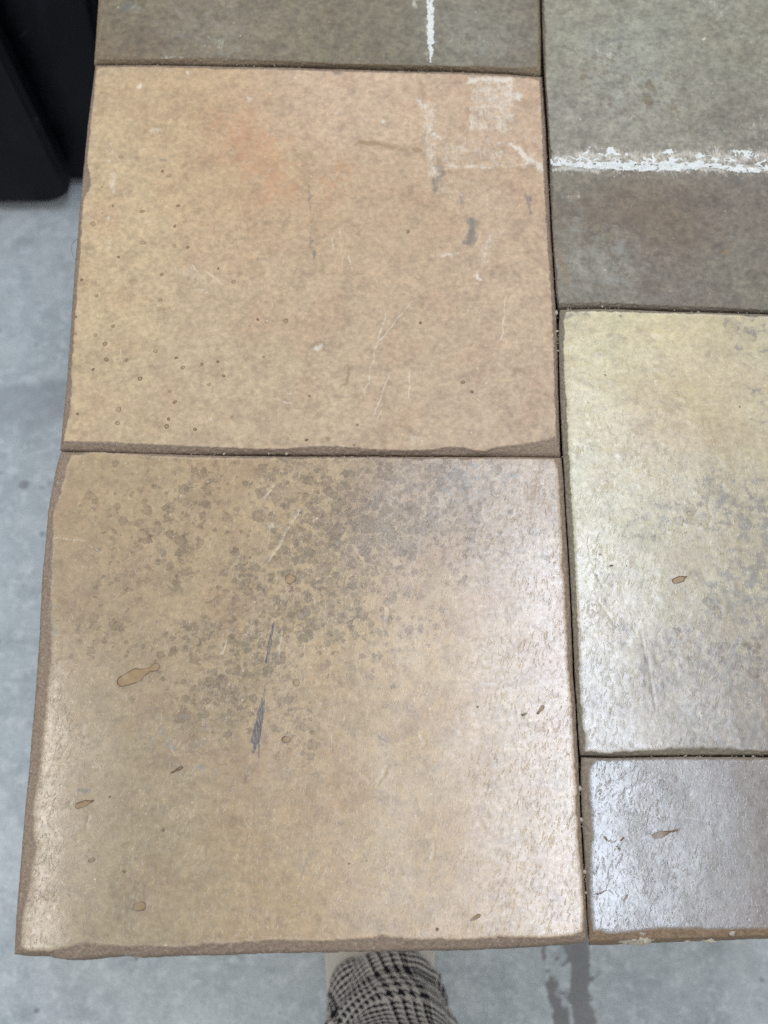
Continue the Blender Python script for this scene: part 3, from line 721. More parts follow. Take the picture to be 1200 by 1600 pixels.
tileC, orgC = build_tile('ochre terracotta tile with dark amoeba blotches and a blue-grey pencil streak', C_in, C_out, MC,
    [(130, 740, (184, 158, 120)), (130, 900, (170, 146, 112)), (100, 1100, (166, 144, 112)), (80, 1300, (160, 140, 110)), (70, 1450, (158, 138, 106)), (300, 780, (184, 158, 118)), (300, 950, (178, 152, 114)), (280, 1150, (168, 146, 112)),
     (260, 1400, (162, 142, 106)), (480, 780, (182, 154, 114)), (500, 960, (186, 160, 118)), (480, 1150, (178, 150, 112)), (480, 1350, (180, 152, 110)), (480, 1450, (180, 150, 108)), (680, 780, (176, 154, 128)), (660, 1000, (196, 166, 122)), (660, 1200, (188, 160, 120)),
     (660, 1400, (186, 156, 114)), (830, 780, (186, 164, 138)), (850, 950, (186, 164, 140)), (860, 1150, (188, 166, 138)), (860, 1400, (188, 162, 128))],
    sigma=36, seed=23, lift=0.0006, desat=0.0, gain=0.95,
    tilt=lambda U, V: -2.2 * np.clip((0.16 - U) / 0.16, 0, 1) ** 1.6 * sstep(0.75, 0.35, V),
    drop=[(192, 1065, 9, 213, 1056, 12), (213, 1056, 10, 234, 1047, 3.5), (234, 1047, 4, 243, 1043, 7), (122, 1259, 5, 134, 1255, 5), (134, 1255, 4, 146, 1251, 1.2), (268, 1208, 1.4, 284, 1200, 2.6), (736, 1438, 2, 748, 1431, 3), (140, 1345, 3, 146, 1343, 3), (213, 1418, 6, 222, 1416, 7), (840, 1115, 2, 848, 1105, 3), (816, 1118, 2, 822, 1115, 2)]
        + dots([(457, 905, 11), (463, 1068, 9), (446, 1156, 6), (435, 712, 6), (683, 1452, 3.5), (193, 1362, 3.5), (255, 1296, 2.5), (171, 1246, 2), (573, 1345, 1.6), (545, 1350, 1.6), (746, 1105, 2.2)]),
    mottle=[(560, 800, 75, 520, 860, 70, 1.0), (600, 850, 50, 640, 820, 50, 0.9), (700, 745, 50, 600, 735, 45, 0.75), (330, 990, 26, 300, 1000, 22, 0.72), (400, 1000, 40, 410, 1040, 30, 0.8), (370, 1090, 40, 330, 1090, 30, 0.78), (400, 930, 40, 380, 900, 30, 0.72), (280, 860, 60, 300, 780, 60, 0.40), (450, 960, 60, 520, 950, 50, 0.68),
            (740, 830, 60, 720, 800, 50, 0.6), (200, 800, 60, 220, 900, 60, 0.24), (480, 780, 60, 450, 740, 50, 0.55), (220, 1040, 40, 160, 990, 40, 0.25), (560, 1010, 60, 600, 960, 60, 0.3), (440, 1100, 30, 470, 1160, 30, 0.4)],
    grey=[(700, 770, 50, 760, 750, 40, 0.45), (250, 1130, 60, 300, 1160, 60, 0.28), (860, 760, 30, 850, 840, 30, 0.25), (600, 1180, 60, 560, 1250, 60, 0.15), (80, 950, 20, 80, 1000, 20, 0.35)],
    ink=[(428, 972, 1.6, 421, 1010, 3.4), (421, 1010, 3.4, 416, 1036, 2.2), (415, 1070, 1.2, 408, 1112, 4.2), (408, 1112, 5.5, 399, 1158, 7.5), (401, 1155, 6, 396, 1176, 2), (405, 1165, 2, 404, 1192, 0.6), (398, 1260, 1, 397, 1290, 1.2)],
    scuff=[(398, 1290, 1.5, 400, 1240, 1.2, 0.3), (594, 1156, 4, 600, 1157, 3, 0.7), (270, 1204, 14, 300, 1200, 14, 0.25), (125, 1238, 5, 134, 1236, 4, 0.6), (490, 1210, 7, 500, 1212, 6, 0.4), (440, 890, 1.6, 425, 960, 1.6, 0.4), (848, 868, 6, 852, 870, 5, 0.45), (600, 700, 40, 800, 735, 40, 0.22), (350, 1312, 7, 356, 1313, 6, 0.3)],
    brown=[(846, 722, 3, 836, 760, 3.5, 0.75), (836, 760, 3, 828, 800, 3.5, 0.75), (828, 800, 3, 818, 850, 3, 0.5), (818, 850, 2, 800, 925, 2, 0.45), (795, 930, 2, 780, 1060, 2, 0.5), (812, 1130, 3, 848, 1142, 3.5, 0.75), (848, 1142, 3, 872, 1150, 1.6, 0.75), (480, 1380, 60, 440, 1420, 40, 0.16), (880, 1235, 4, 886, 1240, 3, 0.6), (880, 1250, 2, 886, 1290, 2, 0.6), (540, 1200, 12, 520, 1230, 16, 0.3), (700, 1440, 8, 720, 1430, 6, 0.3), (810, 1040, 20, 820, 1055, 18, 0.15)],
    film=[(80, 835, 1.5, 80, 850, 1.5, 0.5), (594, 1470, 8, 606, 1462, 6, 0.5), (727, 1042, 3.5, 728, 1043, 3.5, 0.9), (530, 852, 3, 532, 854, 3, 0.5), (420, 830, 4, 426, 820, 4, 0.5), (620, 1160, 3, 640, 1161, 3, 0.4), (445, 720, 4, 470, 722, 4, 0.2), (355, 1312, 6, 360, 1314, 5, 0.35)],
    gloss=[(880, 900, 60, 900, 1450, 60, 0.8), (60, 1100, 40, 50, 1450, 50, 1.0)],
    scratch=poly([(469, 796), (440, 845), (421, 880)], 0.2) + poly([(427, 758), (413, 781)]) + poly([(605, 952), (604, 980)]) + poly([(82, 840), (125, 845), (145, 855), (160, 866)], 0.2) + poly([(606, 1195), (592, 1224)]) + poly([(678, 1318), (676, 1345)]) + poly([(602, 1161), (640, 1161)]) + poly([(563, 1386), (590, 1389)]) + poly([(267, 1166), (275, 1182)]) + poly([(355, 1000), (347, 1022)]) + poly([(440, 985), (437, 1030)]) + poly([(656, 1147), (662, 1162)]) + poly([(140, 1275), (137, 1300)]) + poly([(750, 1280), (757, 1297)]) + poly([(560, 1205), (580, 1222)], 0.1),
    crack=poly([(850, 1010), (872, 995)], 0.1) + poly([(826, 975), (860, 1000)], 0.1) + poly([(797, 1150), (806, 1175), (818, 1192)], 0.15) + poly([(390, 1415), (420, 1440)], 0.0) + poly([(76, 1284), (90, 1305)], 0.3))

tileD, orgD = build_tile('smoky grey terracotta tile crossed by a white line of dried mortar', D_in, D_out, MD,
    [(880, 40, (145, 141, 122)), (1000, 100, (149, 147, 130)), (1150, 60, (139, 135, 116)), (1150, 180, (135, 129, 114)), (900, 190, (147, 141, 126)), (1020, 200, (153, 149, 132)), (900, 320, (123, 113, 96)), (1000, 320, (115, 101, 84)), (1050, 350, (115, 99, 82)), (1170, 320, (119, 109, 96)), (920, 430, (131, 123, 108)), (1050, 430, (125, 115, 102)), (1180, 430, (123, 115, 98)), (1000, -60, (143, 139, 122)), (1500, 200, (138, 131, 116))],
    sigma=26, seed=37, lift=-0.0008, desat=0.0, flare=0.0024,
    grey=[(930, 420, 50, 960, 400, 40, 0.80), (960, 80, 70, 1000, 150, 60, 0.66), (1180, 20, 30, 1100, 10, 30, 0.66), (900, 380, 20, 890, 300, 20, 0.57), (1140, 420, 60, 1150, 400, 50, 0.38)],
    brown=[(1010, 330, 60, 1060, 360, 50, 0.30), (1135, 392, 4, 1136, 394, 4, 0.7), (885, 440, 8, 876, 400, 6, 0.4), (1100, 210, 60, 1180, 200, 40, 0.12)],
    scuff=[(1155, 285, 5, 1160, 290, 5, 0.5), (880, 215, 30, 960, 220, 30, 0.14)],
    film=[(880, 242, 24, 1200, 240, 24, 0.34), (880, 268, 9, 1200, 270, 9, 0.34), (875, 246, 13, 960, 240, 13, 0.72), (960, 246, 12, 1200, 244, 13, 0.68), (870, 262, 6, 1200, 262, 6, 0.8), (890, 305, 12, 900, 345, 12, 0.22), (905, 304, 4, 907, 306, 3, 0.7), (930, 80, 9, 975, 85, 9, 0.40), (890, 72, 8, 895, 76, 8, 0.3), (1115, 10, 14, 1130, 20, 12, 0.36), (1060, 5, 10, 1062, 6, 6, 0.3), (970, 175, 5, 990, 185, 6, 0.3), (1080, 150, 10, 1086, 190, 8, 0.22), (1100, 60, 3, 1101, 61, 3, 0.8), (1180, 195, 18, 1190, 190, 14, 0.35), (900, 415, 40, 960, 420, 40, 0.2), (1166, 214, 6, 1200, 212, 6, 0.4)],
    mottle=[(980, 120, 50, 1010, 140, 40, 0.35)])
tileA, orgA = build_tile('olive grey terracotta tile with one short white mortar drip', A_in, A_out, MA,
    [(200, 20, (121, 111, 88)), (170, 80, (121, 103, 80)), (350, 40, (131, 121, 100)), (350, 85, (121, 107, 84)), (500, 50, (123, 113, 90)), (600, 50, (117, 107, 86)), (720, 50, (131, 125, 108)), (820, 50, (125, 117, 100)), (820, 95, (121, 109, 92)), (500, -100, (123, 115, 94))],
    sigma=24, seed=41, lift=0.0004, desat=0.0,
    grey=[(300, 40, 60, 360, 70, 40, 0.61), (730, 55, 40, 780, 70, 40, 0.72), (200, 15, 12, 210, 12, 10, 0.76)],
    scuff=[(196, 14, 8, 204, 8, 6, 0.5), (560, 70, 10, 570, 64, 8, 0.2)],
    film=[(330, 68, 12, 345, 74, 8, 0.4), (516, 62, 6, 518, 50, 6, 0.3), (250, 94, 5, 330, 92, 5, 0.4), (360, 95, 4, 440, 97, 4, 0.35), (672, 0, 9, 672, 90, 7, 0.42), (650, 2, 3, 650, 12, 3, 0.6), (227, 52, 4, 229, 55, 4, 0.4), (700, 60, 30, 780, 70, 30, 0.22)])
tileE, orgE = build_tile('cream yellow terracotta tile clouded with grey smoke patches', E_in, E_out, ME,
    [(910, 520, (206, 193, 150)), (910, 640, (204, 193, 154)), (900, 800, (198, 189, 158)), (930, 950, (188, 177, 152)), (940, 1120, (176, 167, 152)), (1000, 530, (210, 195, 148)), (1000, 640, (194, 171, 128)), (1000, 760, (194, 179, 140)), (1010, 900, (182, 169, 136)), (1040, 1080, (170, 157, 132)),
     (1130, 540, (202, 183, 138)), (1120, 620, (200, 177, 132)), (1120, 760, (180, 165, 132)), (1120, 900, (176, 161, 128)), (1130, 1050, (162, 147, 122)), (1120, 1150, (152, 139, 124)), (1200, 560, (194, 183, 152)), (1190, 700, (192, 177, 140)), (1500, 800, (184, 169, 132))],
    sigma=24, seed=53, lift=0.0002, desat=0.06, flare=0.0024,
    grey=[(1150, 790, 60, 1190, 820, 50, 0.62), (1050, 800, 30, 1000, 830, 30, 0.4), (1150, 950, 60, 1190, 900, 60, 0.62), (1100, 1040, 70, 1180, 1060, 60, 0.6), (1030, 1020, 40, 1060, 1100, 50, 0.52), (1120, 1150, 60, 1200, 1150, 60, 0.68), (1170, 520, 40, 1200, 530, 40, 0.42), (885, 494, 8, 920, 490, 5, 0.6), (1185, 620, 20, 1190, 640, 20, 0.4), (960, 960, 30, 980, 1000, 30, 0.4), (1060, 920, 20, 1070, 900, 20, 0.4)],
    brown=[(1000, 600, 40, 1010, 660, 40, 0.24), (920, 600, 18, 930, 610, 15, 0.22), (1110, 540, 16, 1115, 640, 14, 0.22), (952, 800, 3, 955, 820, 4, 0.5), (1000, 930, 10, 1005, 935, 8, 0.3), (1035, 930, 8, 1036, 934, 8, 0.3), (1190, 830, 12, 1192, 840, 10, 0.2)],
    drop=[(1055, 908, 5, 1064, 905, 5.5), (1064, 905, 4, 1073, 901, 1)] + dots([(957, 884, 2.5), (979, 885, 1.5), (936, 867, 1.2), (970, 495, 2), (1156, 635, 2), (944, 586, 1.8)]),
    crack=poly([(1000, 985), (1008, 1015), (1015, 1050), (1024, 1105)], 0.35) + poly([(930, 895), (942, 918)], 0.2) + poly([(934, 938), (962, 978)], 0.15) + poly([(916, 888), (924, 880), (934, 884), (926, 896)], 0.1) + poly([(1108, 770), (1105, 790), (1112, 808), (1106, 822)], 0.0),
    mottle=[(1120, 1000, 60, 1180, 1040, 50, 0.28), (1040, 790, 40, 1080, 800, 40, 0.22)],
    scuff=[(888, 790, 5, 890, 830, 5, 0.35), (905, 520, 6, 903, 600, 5, 0.2)],
    gloss=[(920, 900, 40, 930, 1150, 60, 0.6)],
    tilt=lambda U, V: (0.035 * fbm(U * 80, V * 70, 77, 3) * sstep(0.5, 0.2, V) + 0.13 * np.maximum(0, fbm(U * 34 + 3, V * 30, 78, 2) - 0.25)) * sstep(0.7, 0.25, U))
tileF, orgF = build_tile('glossy brown-grey terracotta tile with bare orange front edge', F_in, F_out, MF,
    [(940, 1220, (136, 130, 122)), (940, 1400, (132, 128, 122)), (1050, 1250, (126, 118, 108)), (1050, 1400, (126, 118, 108)), (1150, 1220, (128, 116, 104)), (1150, 1340, (122, 114, 104)), (1180, 1430, (124, 112, 102)), (1500, 1300, (125, 115, 104))],
    rust=True, sigma=30, seed=67, lift=-0.0004, desat=0.0, flare=0.0024,
    drop=[(1024, 1306, 5, 1034, 1303, 6), (1034, 1303, 5, 1048, 1299, 1.5), (1048, 1299, 1.2, 1058, 1297, 2.4), (945, 1308, 2, 948, 1312, 1.6), (948, 1313, 1.2, 961, 1315, 1.2), (970, 1313, 1.6, 975, 1309, 1.6), (928, 1397, 1, 938, 1396, 1.2), (938, 1396, 1.2, 946, 1391, 1.2), (946, 1391, 1, 954, 1391, 1), (954, 1391, 1, 959, 1399, 1), (975, 1408, 1.5, 980, 1399, 2), (964, 1322, 1.5, 968, 1327, 1.5)]
        + dots([(938, 1271, 1.8), (947, 1439, 1.5), (960, 1439, 1.2), (1008, 1370, 1.2), (1126, 1313, 2)]),
    crack=poly([(935, 1255), (960, 1243), (1000, 1225), (1030, 1214)], 0.1) + poly([(940, 1252), (958, 1236)], 0.05) + poly([(970, 1265), (1020, 1274), (1110, 1284)], 0.15),
    brown=[(1190, 1440, 20, 1200, 1430, 20, 0.2), (1140, 1240, 30, 1150, 1250, 30, 0.15)],
    gloss=[(950, 1200, 60, 960, 1440, 60, 0.9)])

# --- raised mortar residue (parts of the tiles they stick to) -----------------------------
def mortar_patch(name, parent, org, box, hfun, seed, step=0.0005, mat=None):
    a = P(box[0], box[3]); b = P(box[2], box[1])
    xs = np.arange(a[0], b[0], step); ys = np.arange(a[1], b[1], step)
    X, Y = np.meshgrid(xs, ys)
    H = hfun(X * 1000, Y * 1000)
    z = org[2] + THICK + (H + 0.32 * fbm(X * 1000 / 60, Y * 1000 / 60, seed, 2) + 0.03 * fbm(X * 1000 / 9, Y * 1000 / 9, seed + 9, 3)) / 1000
    keep = H > 0.10
    ny, nx = X.shape
    idx = np.arange(ny * nx).reshape(ny, nx)
    q = np.stack([idx[:-1, :-1], idx[:-1, 1:], idx[1:, 1:], idx[1:, :-1]], -1).reshape(-1, 4)
    kk = keep.ravel()[q].sum(1) >= 3
    q = q[kk]
    used = np.unique(q); remap = -np.ones(ny * nx, int); remap[used] = np.arange(len(used))
    v = np.column_stack([X.ravel(), Y.ravel(), z.ravel()])[used]
    me = mesh_np(name, v - org, [remap[q]])
    o = new_obj(name, me, mat or M_MORTAR, parent)
    return o
def hD(X, Y):
    # profile runs along x: a dense lower bead with a lace of ridges above it
    ctrl = [(862, 258), (900, 262), (960, 266), (1010, 268), (1060, 267), (1110, 263), (1160, 270), (1210, 268)]
    c = np.array([P(*q) * 1000 for q in ctrl])
    base = np.interp(X, c[:, 0], c[:, 1]) + 0.8 * fbm(X / 22, X * 0 + 9, 89, 2)
    d = Y - base + 1.1 * fbm(X / 5, X * 0 + 2, 91, 3)
    topc = [(862, 246), (890, 236), (925, 226), (950, 228), (965, 222), (985, 246), (1020, 240), (1050, 228), (1062, 222), (1075, 240), (1100, 240), (1130, 228), (1160, 232), (1210, 236)]
    tcw = np.array([P(*q) * 1000 for q in topc])
    up = np.interp(X, tcw[:, 0], tcw[:, 1]) - base
    wx = X + 2.2 * fbm(X / 7, Y / 7, 92, 2); wy = Y + 2.2 * fbm(X / 7, Y / 7, 93, 2)
    ridge = 1 - np.abs(fbm(wx / 9.0, wy / 7.0, 94, 2, 0.5)) * 2.4
    ridge2 = 1 - np.abs(fbm(wx / 4.5, wy / 3.6, 97, 2, 0.5)) * 2.4
    lace = np.maximum(np.clip(ridge, 0, 1) ** 1.2, 0.8 * np.clip(ridge2, 0, 1) ** 1.6)
    bw = np.interp(X, c[:, 0], [2.0, 3.8, 5.8, 6.8, 6.2, 3.6, 3.8, 2.8])
    hole = sstep(-0.75, -0.2, fbm(X / 4.5, Y / 2.2, 98, 3, 0.6))
    bead = sstep(0, 1.2, d) * sstep(bw + 2.0, bw - 0.8, d) * hole
    env = sstep(0, 1.0, d) * sstep(up + 3.5, up * 0.8, d)
    rough = 0.75 + 0.5 * fbm(X / 1.7, Y / 1.7, 95, 4, 0.65)
    gap = sstep(-0.35, 0.3, fbm(X / 9, Y / 6, 96, 3))
    return (0.85 * bead + 0.65 * lace * env * gap) * rough - 0.05
mortar_patch('mortar_residue', tileD, orgD, (862, 214, 1215, 282), hD, 37)
def hA(X, Y):
    a = P(672, -60) * 1000; b = P(673, 96) * 1000
    t = np.clip((Y - b[1]) / (a[1] - b[1]), 0, 1)
    cx = b[0] + (a[0] - b[0]) * t + 0.7 * fbm(Y / 7, Y * 0, 81, 3)
    wdt = 0.5 + 2.0 * sstep(0.0, 0.22, t) + 0.9 * fbm(Y / 4, Y * 0 + 5, 82, 3)
    d = np.abs(X - cx)
    return (0.9 * sstep(wdt + 0.5, wdt * 0.4, d) * sstep(-0.01, 0.02, t)) * (0.75 + 0.7 * fbm(X / 1.6, Y / 2.2, 83, 4, 0.6)) - 0.05
mortar_patch('mortar_residue', tileA, orgA, (655, -40, 690, 98), hA, 41)

# --- loose crumbs -------------------------------------------------------------------------
rng = np.random.default_rng(5)
def ico():
    t = (1 + 5 ** 0.5) / 2
    v = np.array([(-1, t, 0), (1, t, 0), (-1, -t, 0), (1, -t, 0), (0, -1, t), (0, 1, t), (0, -1, -t), (0, 1, -t), (t, 0, -1), (t, 0, 1), (-t, 0, -1), (-t, 0, 1)], float)
    f = np.array([(0, 11, 5), (0, 5, 1), (0, 1, 7), (0, 7, 10), (0, 10, 11), (1, 5, 9), (5, 11, 4), (11, 10, 2), (10, 7, 6), (7, 1, 8), (3, 9, 4), (3, 4, 2), (3, 2, 6), (3, 6, 8), (3, 8, 9), (4, 9, 5), (2, 4, 11), (6, 2, 10), (8, 6, 7), (9, 8, 1)])
    return v / np.linalg.norm(v[0]), f
IV, IF = ico()
def crumbs(name, pts, mat, parent=None, org=(0, 0, 0), flat=0.8):
    """pts: (x, y, z, radius)"""
    vs, fs = [], []
    for k, (x, y, z, r) in enumerate(pts):
        v = IV * (r * rng.uniform(0.65, 1.25, (12, 1))) * np.array([1, rng.uniform(0.7, 1.2), flat])
        a = rng.uniform(0, 6.28); R = np.array([[math.cos(a), -math.sin(a), 0], [math.sin(a), math.cos(a), 0], [0, 0, 1]])
        vs.append(v @ R.T + np.array([x, y, z]) - np.asarray(org)); fs.append(IF + 12 * k)
    me = mesh_np(name, np.concatenate(vs), [np.concatenate(fs)], smooth=False)
    return new_obj(name, me, mat, parent)
def joint(line, n, zlo, zhi, rlo, rhi, spread=0.6):
    L = np.array([P(*q, ZT - 0.004) for q in line]); d = np.concatenate([[0], np.cumsum(np.linalg.norm(np.diff(L, axis=0), axis=1))])
    t = rng.uniform(0, d[-1], n)
    x = np.interp(t, d, L[:, 0]); y = np.interp(t, d, L[:, 1])
    return [(x[i] + rng.normal(0, spread / 1000), y[i] + rng.normal(0, spread / 1000), rng.uniform(zlo, zhi), rng.uniform(rlo, rhi) * (0.7 + rng.random() ** 6)) for i in range(n)]
pts = joint([(300, 710), (880, 713)], 44, ZT - 0.008, ZT - 0.0045, 0.0003, 0.0008)
pts += joint([(847, 130), (855, 250), (868, 475)], 34, ZT - 0.008, ZT - 0.005, 0.0003, 0.0007)
pts += joint([(872, 484), (878, 600), (885, 760), (902, 1140)], 44, ZT - 0.009, ZT - 0.0055, 0.0003, 0.0007)
pts += joint([(905, 1190), (911, 1290), (918, 1440)], 26, ZT - 0.009, ZT - 0.005, 0.0003, 0.0009)
pts += joint([(950, 1182), (1200, 1181)], 26, ZT - 0.006, ZT - 0.003, 0.0004, 0.0009)
pts += joint([(880, 482), (1200, 490)], 26, ZT - 0.006, ZT - 0.003, 0.0003, 0.0008)
pts += joint([(150, 101), (500, 104), (845, 118)], 40, ZT - 0.006, ZT - 0.003, 0.0003, 0.0006)
for (px, py, r) in [(869, 489, 0.0016), (870, 518, 0.0013), (1190, 485, 0.0014), (941, 479, 0.0011), (350, 709, 0.0011), (448, 709, 0.0013), (420, 709, 0.0009), (906, 1232, 0.0016), (908, 1281, 0.0013), (914, 1363, 0.0014), (915, 1395, 0.0009), (1060, 1178, 0.0011), (1036, 1177, 0.0006), (1072, 1178, 0.0008), (872, 548, 0.0008)]:
    q = P(px, py, ZT - 0.003); pts.append((q[0], q[1], ZT - 0.003, r))
for (px, py, n, sp) in [(330, 709, 26, 14), (440, 709, 22, 12), (600, 711, 14, 20), (869, 490, 26, 4), (872, 530, 18, 6), (907, 1235, 16, 6), (910, 1285, 14, 6), (914, 1370, 16, 10), (1055, 1178, 30, 22), (950, 480, 16, 16), (1180, 487, 16, 12), (700, 110, 18, 40), (250, 100, 26, 30), (851, 200, 14, 10), (857, 300, 12, 12)]:
    vert = 845 < px < 920 and n != 16 or px in (914,)
    for _ in range(n):
        dx, dy = (rng.normal(0, 1.2), rng.normal(0, sp)) if vert else (rng.normal(0, sp), rng.normal(0, 1.5))
        q = P(px + dx, py + dy, ZT - 0.004); pts.append((q[0], q[1], ZT - 0.004 + rng.normal(0, 0.0008), rng.uniform(0.00018, 0.0005)))
o = crumbs('mortar_crumbs', pts, M_GRIT)
tag(o, 'pale mortar crumbs and grit lodged in the tile joints', 'crumbs', kind='stuff')
# lump of old bedding mortar on the front edge of the glossy tile
def chunks(name, items, mat, parent, org):
    import bmesh
    bm = bmesh.new(); bmesh.ops.create_icosphere(bm, subdivisions=3, radius=1.0)
    v0 = np.array([v.co[:] for v in bm.verts]); f0 = np.array([[v.index for v in f.verts] for f in bm.faces]); bm.free()
    vs, fs = [], []
    for k, (x, y, z, a, b, c) in enumerate(items):
        n1 = fbm(v0[:, 0] * 1.6 + k * 7.3, v0[:, 1] * 1.6 + v0[:, 2] * 1.1, 200 + k, 4, 0.65)
        vs.append(v0 * (1 + 0.55 * n1)[:, None] * np.array([a, b, c]) + np.array([x, y, z]) - np.asarray(org)); fs.append(f0 + k * len(v0))
    return new_obj(name, mesh_np(name, np.concatenate(vs), [np.concatenate(fs)], smooth=False), mat, parent)
it = []
for px, py, dz, a, b, c in [(985, 1463, 0, 5.0, 2.0, 2.2), (998, 1466, -1, 6.5, 2.6, 2.6), (1010, 1464, 0, 4.0, 2.2, 2.2), (976, 1466, -1, 3, 1.6, 1.8), (1000, 1455, 2.5, 2.6, 1.6, 1.2), (1003, 1448, 3.5, 1.6, 1.0, 0.8), (996, 1459, 1.5, 1.8, 1.4, 1.2),
                            (1108, 1467, 0, 3.2, 1.0, 1.2), (1074, 1468, 0, 1.3, 0.8, 0.8), (1141, 1457, 4, 1.5, 1.2, 1.0)]:
    q = P(px, py, ZT - 0.005); it.append((q[0], q[1] - 0.001, ZT - 0.005 + dz / 1000, a / 1000, b / 1000, c / 1000))
chunks('mortar_lump', it, M_GRIT, tileF, orgF)

# ------------------------------------------------------------------ table under the tiles
def box_mesh(name, lo, hi, bev=0.0015):
    import bmesh
    bm = bmesh.new()
    bmesh.ops.create_cube(bm, size=1)
    for v in bm.verts:
        v.co = [(lo[i] + hi[i]) / 2 + v.co[i] * (hi[i] - lo[i]) for i in range(3)]
    if bev: bmesh.ops.bevel(bm, geom=bm.edges[:], offset=bev, segments=2, affect='EDGES', profile=0.5)
    me = bpy.data.meshes.new(name); bm.to_mesh(me); bm.free()
    return me
fl = P(25, 1480); fr = P(xr(930, 1460), 1460); bk = P(600, yA)
x0, x1, y0, y1 = fl[0] + 0.03, fr[0] - 0.02, fl[1] + 0.022, bk[1] - 0.01
ztop = ZT - THICK - 0.001
tb = empty('work_table', ((x0 + x1) / 2, (y0 + y1) / 2, 0))
def tpart(name, lo, hi):
    c = np.array(tb.location)
    return new_obj(name, box_mesh(name, np.array(lo) - c, np.array(hi) - c), M_WOOD, tb)
tpart('table_top', (x0, y0, ztop - 0.02), (x1, y1, ztop))
for (lx, ly) in ((x0 + 0.05, y0 + 0.15), (x1 - 0.09, y0 + 0.15), (x0 + 0.05, y1 - 0.1), (x1 - 0.09, y1 - 0.1)):
    tpart('leg', (lx, ly, 0.0), (lx + 0.045, ly + 0.045, ztop - 0.0205))
for (a, b) in (((x0 + 0.096, y0 + 0.16), (x1 - 0.091, y0 + 0.18)), ((x0 + 0.096, y1 - 0.085), (x1 - 0.091, y1 - 0.065)), ((x0 + 0.06, y0 + 0.196), (x0 + 0.08, y1 - 0.101)), ((x1 - 0.08, y0 + 0.196), (x1 - 0.06, y1 - 0.101))):
    tpart('apron', (a[0], a[1], ztop - 0.09), (b[0], b[1], ztop - 0.0205))
tag(tb, 'wooden table hidden beneath the laid terracotta tiles', 'table')

# ------------------------------------------------------------------ black cabinet beyond the table
cb = empty('black_cabinet', (-0.72, 1.3, 0))
def cpart(name, lo, hi, mat, bev=0.004):
    c = np.array(cb.location)
    return new_obj(name, box_mesh(name, np.array(lo) - c, np.array(hi) - c, bev), mat, cb)
cpart('body', (-1.16, 1.100, 0.012), (-0.305, 1.62, 0.80), M_BLACK)
cpart('plinth', (-1.14, 1.115, 0.0), (-0.32, 1.60, 0.0115), M_BLACK2, 0.001)
cpart('black_infill', (-0.304, 1.17, 0.0), (-0.02, 1.60, 0.78), M_BLACK2, 0.003)  # black panel added to fill the dark area beside the body
def door_mesh():
    """slab with rounded lower corners, its free edge leaning slightly"""
    xr0, xr1, xl0 = -0.368, -0.44, -1.12
    zb, zt, r = 0.016, 0.76, 0.036
    pts = []
    for k in range(9):
        a = -math.pi / 2 + k / 8 * math.pi / 2
        pts.append((xr0 - r + r * math.cos(a), zb + r + r * math.sin(a)))
    pts += [(xr1 + 0.0, zt), (xl0, zt)]
    for k in range(9):
        a = math.pi + k / 8 * math.pi / 2
        pts.append((xl0 + r + r * math.cos(a), zb + r + r * math.sin(a)))
    import bmesh
    bm = bmesh.new()
    vs = [bm.verts.new((x - cb.location.x, 1.062 - cb.location.y, z)) for x, z in pts]
    f = bm.faces.new(vs)
    g = bmesh.ops.extrude_face_region(bm, geom=[f])
    for v in g['geom']:
        if isinstance(v, bmesh.types.BMVert): v.co.y += 0.03
    bmesh.ops.recalc_face_normals(bm, faces=bm.faces[:])
    bmesh.ops.bevel(bm, geom=[e for e in bm.edges if abs(e.verts[0].co.y - e.verts[1].co.y) < 1e-6], offset=0.006, segments=3, affect='EDGES')
    me = bpy.data.meshes.new('door'); bm.to_mesh(me); bm.free()
    return me
new_obj('door', door_mesh(), M_BLACK, cb)
hd = new_obj('handle', box_mesh('handle', (-0.50 + 0.72, 1.040 - 1.3, 0.42), (-0.485 + 0.72, 1.0615 - 1.3, 0.56), 0.003), M_BLACK2, cb)
tag(cb, 'black cabinet with a rounded door corner on the concrete floor', 'cabinet')

# ------------------------------------------------------------------ the photographer's leg
def tube(rings, nseg=72, fold=0.0, seed=0, cap=True):
    """rings: (cx, cy, cz, rx, ry, tilt) -> verts, faces, uv"""
    R = len(rings); v = []; uv = []
    acc = 0; prev = None
    for k, (cx, cy, cz, rx, ry, tl) in enumerate(rings):
        if prev is not None: acc += math.dist(prev, (cx, cy, cz))
        prev = (cx, cy, cz)
        for j in range(nseg):
            a = 2 * math.pi * j / nseg
            dr = fold * float(fbm(np.array([math.cos(a) * 1.3 + 3 + cz * 4]), np.array([math.sin(a) * 1.3 + cz * 9.0]), seed, 3)[0]) if fold else 0
            if fold: dr += 0.0032 * math.exp(-acc / 0.16) * math.sin(acc * 95 + 2.2 * math.sin(a + 0.6) + 1.4 * math.cos(2 * a)) + 0.0022 * math.sin(3 * a + acc * 14)
            x = (rx + dr) * math.cos(a); y = (ry + dr) * math.sin(a)
            v.append((cx + x, cy + y * math.cos(tl), cz + y * math.sin(tl)))
            uv.append((0.36 * j / nseg, acc * 0.7))
    return np.array(v), R, nseg, np.array(uv)
